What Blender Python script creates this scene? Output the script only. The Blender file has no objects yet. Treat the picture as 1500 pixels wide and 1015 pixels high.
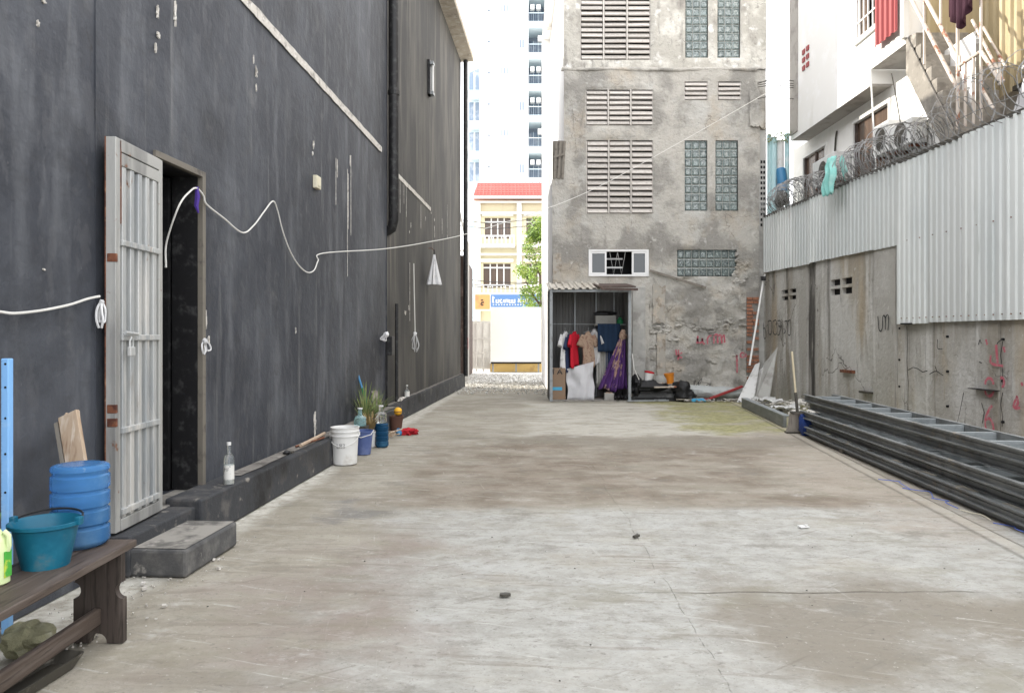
import bpy, math, random
from mathutils import Vector, Matrix, noise as mnoise
S = bpy.context.scene
F = 1083.0; CX = 750.0; HY = 492.0; EYE = 1.4
# ---------------- camera
cam_d = bpy.data.cameras.new('camera'); cam = bpy.data.objects.new('camera', cam_d)
S.collection.objects.link(cam); S.camera = cam
cam.location = (0, 0, EYE); cam.rotation_euler = (math.radians(90), 0, 0)
cam_d.sensor_width = 36; cam_d.lens = 36 * F / 1500
cam_d.shift_y = -15.5 / 1500; cam_d.clip_start = .05; cam_d.clip_end = 600
# ---------------- sky and sun
SUN_DIR = Vector((-1.0, .42, .50)).normalized()          # towards the sun
EL = math.asin(SUN_DIR.z); AZ = math.atan2(SUN_DIR.x, SUN_DIR.y)
W = bpy.data.worlds.new('World'); S.world = W; W.use_nodes = True
wn = W.node_tree; wn.nodes.clear()
sky = wn.nodes.new('ShaderNodeTexSky'); sky.sky_type = 'NISHITA'; sky.sun_disc = False
sky.sun_elevation = EL; sky.sun_rotation = AZ; sky.dust_density = 4.0; sky.ozone_density = 1.0; sky.air_density = 1.0
hs = wn.nodes.new('ShaderNodeHueSaturation'); hs.inputs['Saturation'].default_value = .22
mixc = wn.nodes.new('ShaderNodeMix'); mixc.data_type = 'RGBA'; mixc.inputs[0].default_value = .7
mixc.inputs[7].default_value = (13.0, 13.1, 13.6, 1)      # thin bright overcast veil
bg = wn.nodes.new('ShaderNodeBackground'); bg.inputs['Strength'].default_value = .12
wo = wn.nodes.new('ShaderNodeOutputWorld')
wn.links.new(sky.outputs[0], hs.inputs['Color']); wn.links.new(hs.outputs[0], mixc.inputs[6])
wn.links.new(mixc.outputs[2], bg.inputs['Color']); wn.links.new(bg.outputs[0], wo.inputs['Surface'])
sd = bpy.data.lights.new('sun', 'SUN'); sd.energy = 3.0; sd.angle = math.radians(.6); sd.color = (1, .94, .84)
so = bpy.data.objects.new('sun', sd); S.collection.objects.link(so)
so.rotation_euler = (-SUN_DIR).to_track_quat('-Z', 'Y').to_euler()
S.view_settings.view_transform = 'Standard'; S.view_settings.look = 'None'
S.view_settings.exposure = 1.32; S.view_settings.gamma = 1; S.view_settings.use_curve_mapping = False
try:
    S.cycles.use_denoising = True; S.cycles.max_bounces = 8; S.cycles.diffuse_bounces = 5; S.cycles.transparent_max_bounces = 12
except Exception: pass
rnd = random.Random(7)
R = rnd.uniform
# ---------------- frames
def frame(x0, slope):
    return Matrix.Translation((x0, 0, 0)) @ Matrix.Rotation(-math.atan(slope), 4, 'Z')
FL = frame(-2.698, .066); FR = frame(6.63, -.048); FI = Matrix.Identity(4)
def ray(px, py): return Vector(((px - CX) / F, 1, (HY - py) / F))
def hit(Fm, px, py, off=0.0):
    """local point where the sight line of a photo pixel meets the plane x=off of a frame"""
    inv = Fm.inverted(); o = inv @ Vector((0, 0, EYE)); d = inv.to_3x3() @ ray(px, py)
    t = (off - o.x) / d.x
    return o + d * t
def P(px, py, Y): return Vector(((px - CX) / F * Y, Y, EYE + (HY - py) / F * Y))
def G(px, py, z=0.0):
    Y = (EYE - z) * F / (py - HY); return Vector(((px - CX) / F * Y, Y, z))
# ---------------- materials
MATS = {}
def M(name, base, rough=.8, layers=(), bump=None, metal=0.0, rand=False, alpha=None, spec=.4, trans=0.0, emit=None, ior=1.45, coat=0.0, cracks=None):
    m = bpy.data.materials.new(name); m.use_nodes = True; nt = m.node_tree; n = nt.nodes; l = nt.links
    b = n['Principled BSDF']
    tc = n.new('ShaderNodeTexCoord'); vec = tc.outputs['Object']
    if rand:
        oi = n.new('ShaderNodeObjectInfo'); ad = n.new('ShaderNodeVectorMath'); ad.operation = 'ADD'
        mu = n.new('ShaderNodeMath'); mu.operation = 'MULTIPLY'; mu.inputs[1].default_value = 37.0
        l.new(oi.outputs['Random'], mu.inputs[0]); l.new(vec, ad.inputs[0]); l.new(mu.outputs[0], ad.inputs[1]); vec = ad.outputs[0]
    def nz(scale, detail=6, st=(1, 1, 1), rg=.6, dist=0.0):
        mp = n.new('ShaderNodeMapping'); mp.inputs['Scale'].default_value = st; l.new(vec, mp.inputs['Vector'])
        t = n.new('ShaderNodeTexNoise'); t.inputs['Scale'].default_value = scale; t.inputs['Detail'].default_value = detail
        t.inputs['Roughness'].default_value = rg; t.inputs['Distortion'].default_value = dist
        l.new(mp.outputs[0], t.inputs['Vector']); return t.outputs['Fac']
    def mr(x, lo, hi):
        k = n.new('ShaderNodeMapRange'); k.interpolation_type = 'SMOOTHSTEP'
        k.inputs['From Min'].default_value = lo; k.inputs['From Max'].default_value = hi; l.new(x, k.inputs['Value']); return k.outputs[0]
    col = None
    rgb = n.new('ShaderNodeRGB'); rgb.outputs[0].default_value = (*base, 1); col = rgb.outputs[0]
    if rand:
        h = n.new('ShaderNodeHueSaturation'); mm = n.new('ShaderNodeMapRange')
        mm.inputs['To Min'].default_value = .8; mm.inputs['To Max'].default_value = 1.2
        l.new(oi.outputs['Random'], mm.inputs['Value']); l.new(mm.outputs[0], h.inputs['Value']); l.new(col, h.inputs['Color']); col = h.outputs[0]
    for L in layers:
        c, sc, lo, hi = L[:4]; st = L[4] if len(L) > 4 else (1, 1, 1); op = L[5] if len(L) > 5 else 1.0
        f = mr(nz(sc, st=st), lo, hi)
        if op != 1.0:
            q = n.new('ShaderNodeMath'); q.operation = 'MULTIPLY'; q.inputs[1].default_value = op; l.new(f, q.inputs[0]); f = q.outputs[0]
        mx = n.new('ShaderNodeMix'); mx.data_type = 'RGBA'; l.new(f, mx.inputs[0]); l.new(col, mx.inputs[6]); mx.inputs[7].default_value = (*c, 1); col = mx.outputs[2]
    if cracks:                                             # (scale, width, colour, mask low, mask high)
        tn = n.new('ShaderNodeTexNoise'); tn.inputs['Scale'].default_value = 2.2; tn.inputs['Detail'].default_value = 7; l.new(vec, tn.inputs['Vector'])
        sc_ = n.new('ShaderNodeVectorMath'); sc_.operation = 'SCALE'; sc_.inputs['Scale'].default_value = .7; l.new(tn.outputs['Color'], sc_.inputs[0])
        av = n.new('ShaderNodeVectorMath'); av.operation = 'ADD'; l.new(vec, av.inputs[0]); l.new(sc_.outputs[0], av.inputs[1])
        vo = n.new('ShaderNodeTexVoronoi'); vo.feature = 'DISTANCE_TO_EDGE'; vo.inputs['Scale'].default_value = cracks[0]; l.new(av.outputs[0], vo.inputs['Vector'])
        k1 = n.new('ShaderNodeMath'); k1.operation = 'MULTIPLY'; l.new(mr(vo.outputs['Distance'], cracks[1], 0), k1.inputs[0]); l.new(mr(nz(.9), cracks[3], cracks[4]), k1.inputs[1])
        mx = n.new('ShaderNodeMix'); mx.data_type = 'RGBA'; l.new(k1.outputs[0], mx.inputs[0]); l.new(col, mx.inputs[6]); mx.inputs[7].default_value = (*cracks[2], 1); col = mx.outputs[2]
    l.new(col, b.inputs['Base Color'])
    b.inputs['Roughness'].default_value = rough; b.inputs['Metallic'].default_value = metal
    b.inputs['Specular IOR Level'].default_value = spec; b.inputs['IOR'].default_value = ior
    b.inputs['Transmission Weight'].default_value = trans; b.inputs['Coat Weight'].default_value = coat
    if alpha is not None: b.inputs['Alpha'].default_value = alpha
    if emit: b.inputs['Emission Color'].default_value = (*emit[:3], 1); b.inputs['Emission Strength'].default_value = emit[3]
    if bump:
        bp = n.new('ShaderNodeBump'); bp.inputs['Strength'].default_value = bump[1]; bp.inputs['Distance'].default_value = bump[2] if len(bump) > 2 else .01
        l.new(nz(bump[0], 8, st=bump[3] if len(bump) > 3 else (1, 1, 1), rg=.65), bp.inputs['Height']); l.new(bp.outputs[0], b.inputs['Normal'])
    MATS[name] = m; return m

V = (1, 1, .12)                                            # vertical streaks
m_dark = M('charcoal_wall_paint', (.036, .040, .050), .58, [
    ((.070, .076, .089), .8, .40, .66, (1, 1, .7)), ((.135, .142, .155), 3.4, .50, .70, (1, 1, .2), .6),
    ((.024, .026, .031), .7, .48, .70, (1, .8, 1), .8), ((.12, .12, .12), 1.6, .58, .74, (1, 2.5, 1.2), .35), ((.11, .112, .12), 2.6, .55, .60, (1, 2.2, .9), .25), ((.042, .043, .047), 3.6, .52, .72, (1, 1, 2.2), .4), ((.20, .20, .195), 9.0, .58, .76, (1, 1, .05), .5),
    ((.15, .15, .15), 2.4, .60, .76, (1, 1, 1), .55), ((.34, .33, .31), 34, .70, .78, (1, 1, .5), .5)], bump=(9, .5, .02), spec=.35, cracks=(.7, .008, (.03, .03, .032), .56, .64))
m_dark_far = M('charcoal_wall_dusty', (.050, .049, .047), .75, [
    ((.095, .090, .081), 1.1, .40, .66, (1, 1, .4)), ((.19, .175, .15), 4.5, .52, .74, (1, 1, .07), .6),
    ((.045, .043, .041), 5.0, .54, .74, (1, 1, .06), .7), ((.28, .27, .24), 22, .68, .78, (1, 1, .2), .5)], bump=(14, .3, .012), spec=.25)
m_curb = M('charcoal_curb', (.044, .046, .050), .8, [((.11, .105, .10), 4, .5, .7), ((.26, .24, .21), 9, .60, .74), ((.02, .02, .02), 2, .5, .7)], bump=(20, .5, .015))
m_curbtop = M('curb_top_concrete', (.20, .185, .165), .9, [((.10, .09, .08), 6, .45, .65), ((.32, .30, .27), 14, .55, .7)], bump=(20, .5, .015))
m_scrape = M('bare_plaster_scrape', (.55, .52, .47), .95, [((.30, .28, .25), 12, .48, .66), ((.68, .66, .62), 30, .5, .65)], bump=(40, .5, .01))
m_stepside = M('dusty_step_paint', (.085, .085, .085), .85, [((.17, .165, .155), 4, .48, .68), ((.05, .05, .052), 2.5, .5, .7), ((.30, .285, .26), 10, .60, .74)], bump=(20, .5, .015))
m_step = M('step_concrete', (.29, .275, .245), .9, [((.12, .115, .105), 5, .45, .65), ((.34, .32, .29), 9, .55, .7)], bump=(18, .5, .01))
m_soffit = M('eave_concrete', (.36, .32, .26), .9, [((.22, .19, .15), 3, .5, .7), ((.45, .42, .36), 7, .5, .7)], bump=(10, .3, .01))
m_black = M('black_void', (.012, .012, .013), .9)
m_black_plastic = M('black_plastic', (.015, .015, .016), .45, [((.05, .05, .05), 12, .5, .7)])
m_galv = M('galvanised_sheet', (.48, .49, .48), .42, [((.34, .36, .37), 3, .45, .65, V), ((.60, .59, .56), 8, .5, .7, V), ((.24, .19, .15), 5, .60, .74, (1, 1, .3), .6), ((.22, .10, .05), 9, .66, .74, (1, 1, .4))], metal=.35, bump=(30, .1, .005))
m_backplate = M('shade_toned_back_plate', (.20, .19, .175), .7, [((.12, .075, .05), 8, .55, .7)])  # darker than the ribs: recess shade painted into the plate, plus brown mottling
m_galv_frame = M('grey_gate_frame', (.42, .42, .40), .5, [((.26, .26, .25), 5, .48, .66, V), ((.20, .085, .045), 7, .62, .70)], metal=.3, bump=(30, .2, .005))
m_rust = M('rusty_iron', (.17, .065, .035), .85, [((.08, .03, .02), 15, .45, .6), ((.30, .16, .09), 20, .55, .7)], bump=(50, .5, .005))
m_doorframe = M('door_frame_taupe', (.16, .145, .12), .7, [((.09, .08, .07), 9, .5, .7)], bump=(30, .3, .005))
m_white_cable = M('white_cable', (.62, .61, .57), .6)
m_whitecloth = M('white_cloth', (.62, .62, .62), .9, [((.45, .45, .45), 8, .5, .7)], rand=True)
m_purple = M('purple_cord', (.06, .03, .22), .8)
m_beige_box = M('beige_plastic', (.62, .58, .44), .6)
m_wood = M('dark_bench_wood', (.082, .062, .050), .6, [((.13, .105, .09), 7, .45, .65, (3, .25, 3)), ((.035, .026, .022), 14, .5, .68, (4, .2, 4)), ((.24, .22, .20), 22, .70, .78, (1, 1, 1), .4)], bump=(24, .35, .006, (5, .3, 5)))
m_woodleg = M('dark_bench_leg', (.060, .047, .040), .65, [((.10, .082, .07), 6, .48, .66, (3, 3, .3)), ((.03, .024, .02), 12, .5, .68, (4, 4, .3))], bump=(24, .3, .005, (5, 5, .3)))
m_rawwood = M('pale_raw_timber', (.42, .32, .23), .85, [((.26, .17, .11), 8, .5, .7, (3, 3, .3)), ((.55, .47, .38), 10, .5, .7, (4, 4, .3))], bump=(30, .4, .004))
m_greywood = M('weathered_grey_timber', (.22, .20, .17), .9, [((.12, .10, .085), 10, .5, .7)], bump=(30, .4, .005))
m_jug = M('translucent_blue_jug', (.10, .31, .66), .16, [((.24, .48, .78), 3.5, .46, .68), ((.50, .62, .72), 9, .64, .74)], trans=.62, ior=1.12, spec=.6)
m_jugdark = M('dark_blue_jug', (.015, .07, .15), .22, [((.05, .15, .25), 6, .45, .7)], trans=.25, ior=1.2)
m_teal = M('teal_bucket_plastic', (.005, .105, .175), .42, [((.015, .16, .24), 5, .45, .7), ((.14, .17, .17), 7, .56, .72, (1, 1, 1), .6)])
m_bluebucket = M('blue_bucket_plastic', (.075, .11, .26), .45, [((.13, .17, .33), 5, .45, .7)])
m_pipeblue = M('pale_blue_pipe', (.22, .45, .78), .4, [((.34, .55, .80), 6, .5, .7)])
m_whiteplastic = M('white_bucket_plastic', (.68, .68, .66), .42, [((.52, .50, .46), 5, .52, .72), ((.35, .32, .28), 14, .68, .76, (1, 1, 1), .5)])
m_lime = M('pale_yellow_plastic', (.62, .72, .38), .4)
m_green_label = M('green_label', (.08, .42, .06), .5, [((.55, .65, .08), 14, .5, .6)])
m_glass = M('clear_bottle_glass', (.85, .9, .9), .06, trans=.92, ior=1.42)
m_glassblue = M('pale_blue_bottle', (.45, .68, .68), .1, trans=.7, ior=1.4)
m_label = M('paper_label', (.68, .67, .63), .8, [((.3, .3, .3), 40, .6, .66)])
m_orange = M('orange_plastic', (.75, .26, .03), .5)
m_yellow = M('yellow_ball', (.78, .42, .03), .6)
m_red = M('red_cloth', (.48, .02, .03), .85, [((.3, .01, .02), 9, .5, .7)])
m_terra = M('dark_clay_pot', (.10, .05, .035), .85, [((.18, .10, .07), 9, .5, .7)])
m_leaf = M('long_grassy_leaf', (.17, .22, .08), .6, [((.28, .26, .10), 9, .5, .65)], rand=True)
m_drygrass = M('dry_leaf', (.30, .22, .10), .8)
m_plaster = M('grey_cement_render', (.48, .46, .415), .93, [
    ((.30, .288, .262), .8, .46, .58), ((.50, .49, .455), 1.3, .52, .66), ((.20, .19, .172), 2.6, .57, .70, (1, 1, .6), .6),
    ((.46, .40, .32), .9, .52, .66, (1, 1, 1), .6), ((.10, .095, .09), 6, .62, .76, (1, 1, .14), .7), ((.60, .585, .55), 6, .58, .72, (1, 1, 1), .7), ((.16, .15, .14), 16, .60, .74, (1, 1, 1), .5)],
    bump=(9, 1.0, .045), spec=.2, cracks=(1.5, .014, (.20, .19, .17), .52, .62))
m_plaster_top = M('pale_painted_render', (.47, .45, .40), .93, [
    ((.64, .62, .56), 1.1, .48, .60), ((.31, .29, .26), 1.7, .52, .66, (1, 1, .7)), ((.16, .15, .14), 4.5, .58, .74, (1, 1, .16), .8), ((.72, .71, .67), 3.4, .55, .68), ((.24, .22, .20), 13, .58, .72, (1, 1, 1), .6)], bump=(9, .9, .04), spec=.2, cracks=(1.2, .018, (.2, .19, .17), .5, .6))
m_plaster_smooth = M('smooth_render_pier', (.42, .415, .39), .93, [((.30, .29, .27), 2, .45, .66), ((.50, .49, .46), 5, .5, .7)], bump=(18, .35, .01))
m_beige_patch = M('beige_clay_patch', (.40, .375, .33), .92, [((.24, .20, .155), 5, .5, .68), ((.50, .44, .36), 9, .5, .7)], bump=(18, .5, .015))
m_sidewhite = M('pale_side_wall', (.80, .79, .77), .9, [((.5, .48, .44), 2, .56, .74, V)], bump=(10, .2, .01))
m_mortar = M('mortar', (.26, .25, .23), .95, bump=(30, .6, .01))
m_brick = M('orange_clay_brick', (.36, .15, .08), .9, [((.22, .10, .065), 14, .45, .65), ((.36, .31, .27), 7, .52, .66)], bump=(40, .5, .008), rand=True)
m_slat = M('cement_louvre_slat', (.52, .49, .45), .88, [((.40, .36, .32), 5, .5, .68), ((.64, .61, .57), 9, .5, .66), ((.26, .22, .19), 9, .66, .76)], rand=True, bump=(20, .4, .008))
m_gblock = M('greenish_glass_block', (.16, .205, .20), .12, [((.33, .37, .355), 3, .42, .62), ((.07, .10, .10), 5, .5, .66)], rand=True, spec=.8, coat=.4, bump=(9, .25, .02))
m_gblock_low = M('clear_glass_block', (.11, .14, .135), .10, [((.30, .35, .335), 4, .46, .62), ((.04, .06, .06), 6, .52, .62)], rand=True, spec=.9, coat=.5, bump=(9, .25, .02))
m_joint = M('block_joint', (.42, .42, .39), .9)
m_whiteframe = M('white_window_frame', (.80, .80, .79), .35)
m_darkglass = M('dark_window_glass', (.035, .045, .05), .08, spec=.8)
m_curtain = M('brown_curtain_glass', (.085, .055, .04), .2, [((.14, .09, .06), 6, .45, .65, (6, 6, .1))], spec=.7)
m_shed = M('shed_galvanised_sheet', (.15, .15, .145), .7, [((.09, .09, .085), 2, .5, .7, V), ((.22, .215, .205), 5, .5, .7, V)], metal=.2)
m_shedpost = M('grey_steel_post', (.30, .32, .33), .5, [((.2, .2, .2), 8, .5, .7)], metal=.3)
m_roofsheet = M('pale_roof_sheet', (.50, .47, .41), .7, [((.32, .27, .21), 4, .5, .7)], bump=(20, .3, .01))
m_awning = M('brown_awning_board', (.085, .06, .052), .7, [((.15, .11, .09), 8, .5, .7)])
m_fsheet = M('pale_zinc_sheet', (.63, .65, .63), .55, [((.55, .58, .57), 1.1, .42, .66, (1, 1, .25)), ((.64, .66, .65), 3.0, .52, .7, (1, 1, .1), .7),
    ((.36, .37, .34), 7, .62, .76, (1, 1, .08), .6), ((.30, .22, .15), 2.6, .64, .76, (1, 1, .2), .55)], metal=.05, rand=True, bump=(12, .1, .01))
m_rwall = M('stained_concrete_wall', (.40, .385, .35), .92, [
    ((.52, .51, .48), .9, .45, .62, (1, 1, .45)), ((.29, .26, .21), 1.3, .50, .66, (1, 1, .16), .8), ((.60, .59, .56), 3.0, .54, .68, (1, 1, .14), .75),
    ((.15, .14, .125), 2.6, .58, .72, (1, 1, .06), .8), ((.42, .34, .23), 1.1, .54, .70, (1, 1, .2), .6), ((.20, .19, .17), 9, .60, .74, (1, 1, .3), .6), ((.66, .65, .62), 14, .62, .74, (1, 1, .6), .6)],
    bump=(9, .9, .03), spec=.2, cracks=(.8, .014, (.12, .11, .10), .52, .60))
m_blackstain = M('black_water_stain', (.30, .285, .26), .95, [((.085, .08, .072), 6, .44, .56, (1, 1, .08)), ((.05, .047, .042), 3, .52, .66, (1, 1, .1)), ((.40, .38, .34), 13, .56, .68, (1, 1, .12), .8)], bump=(13, .5, .02))
m_razor = M('razor_wire_steel', (.24, .24, .235), .5, [((.12, .095, .08), 9, .55, .7)], metal=.5)
m_tealcloth = M('faded_teal_cloth', (.22, .50, .45), .9, [((.36, .60, .55), 5, .5, .7)])
m_steel = M('grey_steel_channel', (.19, .20, .198), .55, [((.28, .29, .285), 3, .45, .66, (2, .5, 2)), ((.155, .155, .15), 5, .5, .7), ((.30, .265, .21), 6, .58, .72), ((.16, .075, .04), 11, .68, .76)], metal=.25, bump=(25, .25, .004))
m_steeldark = M('dark_grey_steel', (.07, .072, .073), .5, [((.14, .14, .14), 6, .5, .7)], metal=.3)
m_steel_lt = M('pale_steel_rung', (.30, .325, .33), .5, [((.20, .22, .225), 5, .5, .7)], metal=.25)
m_board = M('pale_panel_board', (.56, .56, .54), .7, [((.42, .41, .38), 4, .52, .7)], rand=True)
m_greyboard = M('grey_fibre_board', (.36, .355, .33), .85, [((.26, .25, .23), 4, .5, .7)], rand=True)
m_blackbag = M('black_bag', (.012, .012, .013), .5, bump=(18, .6, .02))
m_bluebag = M('navy_bag', (.01, .035, .16), .6, bump=(18, .5, .02))
m_cyan = M('cyan_plastic', (.07, .38, .60), .5)
m_foil = M('grey_foam_roll', (.40, .42, .41), .6, [((.28, .29, .28), 5, .5, .66)], bump=(12, .5, .02))
m_redpaint = M('red_spray_paint', (.46, .12, .15), .85, [((.44, .30, .30), 18, .50, .66, (1, 1, 1), .7)])
m_redsteel = M('red_painted_bar', (.30, .04, .04), .6, [((.25, .03, .03), 9, .5, .7)])
m_blackpaint = M('black_spray_paint', (.04, .04, .04), .85, [((.2, .19, .18), 24, .56, .66)])
m_broom = M('worn_broom_fibre', (.26, .235, .20), .95, [((.16, .14, .12), 12, .5, .65, (4, 4, .3))], bump=(60, .6, .01, (3, 3, .2)))
m_bamboo = M('pale_broom_handle', (.55, .48, .33), .6)
m_cream_wall = M('white_house_paint', (.78, .765, .73), .85, [((.66, .64, .59), 1.6, .54, .74, V), ((.82, .81, .79), 3, .5, .7)], bump=(10, .15, .01))
m_soffitgrey = M('grey_slab_soffit', (.34, .32, .29), .9, [((.24, .22, .20), 3, .5, .7)], bump=(12, .3, .01))
m_stairconc = M('raw_stair_concrete', (.235, .215, .185), .92, [((.15, .135, .115), 4, .5, .68), ((.34, .31, .27), 6, .52, .7)], bump=(14, .6, .015))
m_redsheet = M('red_corrugated_shutter', (.30, .06, .06), .55, [((.30, .05, .05), 5, .5, .7, V)])
m_yelsheet = M('mustard_corrugated_wall', (.36, .29, .17), .7, [((.24, .18, .10), 3, .5, .7, V), ((.45, .38, .25), 5, .5, .7, V)])
m_rail = M('pale_rusty_rail', (.50, .44, .38), .6, [((.28, .12, .07), 7, .54, .64)], metal=.15)
m_maroon = M('maroon_hanging_cloth', (.045, .015, .025), .9, [((.075, .03, .045), 12, .5, .6, (6, 6, .2))])
m_acwhite = M('white_ac_casing', (.66, .66, .64), .5, [((.5, .48, .45), 5, .52, .7)])
m_pipegreen = M('pale_cyan_pipe', (.46, .66, .68), .5, [((.62, .72, .72), 5, .5, .7)])
m_pipeteal = M('deep_blue_pipe', (.05, .19, .35), .4)
m_tower = M('white_tower_render', (.80, .80, .79), .9)
m_towerblue = M('pale_blue_band', (.60, .70, .74), .9)
m_towerglass = M('blue_grey_balcony_glass', (.16, .21, .28), .3, [((.34, .38, .44), .9, .45, .62)], rand=True)
m_towershade = M('balcony_back_wall', (.26, .31, .37), .8)
m_cream = M('cream_facade', (.66, .60, .42), .85, [((.56, .50, .35), .8, .5, .7, V)])
m_creamwhite = M('white_trim', (.74, .73, .70), .85)
m_redtile = M('red_roof_tile', (.44, .12, .10), .75, [((.36, .09, .08), 3, .5, .68)], rand=True)
m_sign_o = M('orange_sign_panel', (.60, .30, .11), .6, [((.45, .22, .1), 1.5, .5, .7)])
m_sign_b = M('blue_sign_panel', (.10, .20, .40), .6)
m_black_ink = M('dark_sign_ink', (.05, .04, .03), .7)
m_white_ink = M('white_sign_letter', (.75, .75, .75), .6)
m_panel = M('cream_white_panel', (.84, .83, .77), .6)
m_yelwall = M('yellow_low_wall', (.60, .42, .16), .85, [((.45, .30, .12), 2.5, .5, .7)])
m_gate = M('pale_gate_bars', (.60, .58, .54), .6)
m_gatepanel = M('pale_gate_sheet', (.72, .70, .66), .7)
m_bark = M('tree_bark', (.10, .075, .05), .9, bump=(20, .6, .02))
m_tleaf = M('tree_leaf', (.22, .32, .05), .6, [((.11, .18, .03), .9, .45, .6), ((.38, .44, .08), 1.3, .52, .66)])
m_gravel = M('pale_gravel', (.70, .69, .65), .9, rand=False, layers=[((.40, .38, .35), 9, .45, .6), ((.5, .49, .47), 15, .55, .7)])
m_street = M('street_ground', (.50, .49, .46), .95, [((.40, .39, .36), .8, .45, .66)], bump=(8, .4, .02))
m_card = M('brown_cardboard', (.27, .19, .13), .9, [((.30, .19, .12), 4, .5, .7)])
m_sheetwhite = M('white_plastic_sheet', (.55, .55, .56), .7, bump=(5, .4, .02))
m_navy = M('navy_blanket', (.012, .028, .060), .95)
m_sari = M('purple_patterned_cloth', (.11, .045, .19), .85, [((.52, .36, .30), 4.2, .565, .60, (1, 1, .6)), ((.05, .015, .09), 9, .55, .65, (4, 4, .4))])
m_tan = M('tan_printed_shirt', (.36, .26, .19), .9, [((.25, .15, .11), 22, .5, .6)])
m_navyshirt = M('navy_shirt', (.03, .045, .10), .9)
m_redshirt = M('red_shirt', (.52, .012, .03), .85)
m_bluegrey = M('blue_grey_shirt', (.14, .19, .25), .9)
m_greenobj = M('green_plastic', (.01, .14, .05), .5)
m_mossrock = M('pale_mossy_lump', (.33, .32, .20), .95, [((.45, .44, .34), 7, .5, .7), ((.16, .16, .09), 11, .5, .7)], bump=(30, .8, .02))
m_tray = M('dirty_metal_tray', (.06, .055, .045), .5, [((.2, .18, .15), 15, .6, .7, (1, 1, 1))])
m_debris = M('light_debris', (.5, .48, .44), .9, [((.2, .18, .16), 3, .5, .6)], rand=True)
m_strap = M('blue_strapping', (.06, .12, .45), .5)

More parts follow.
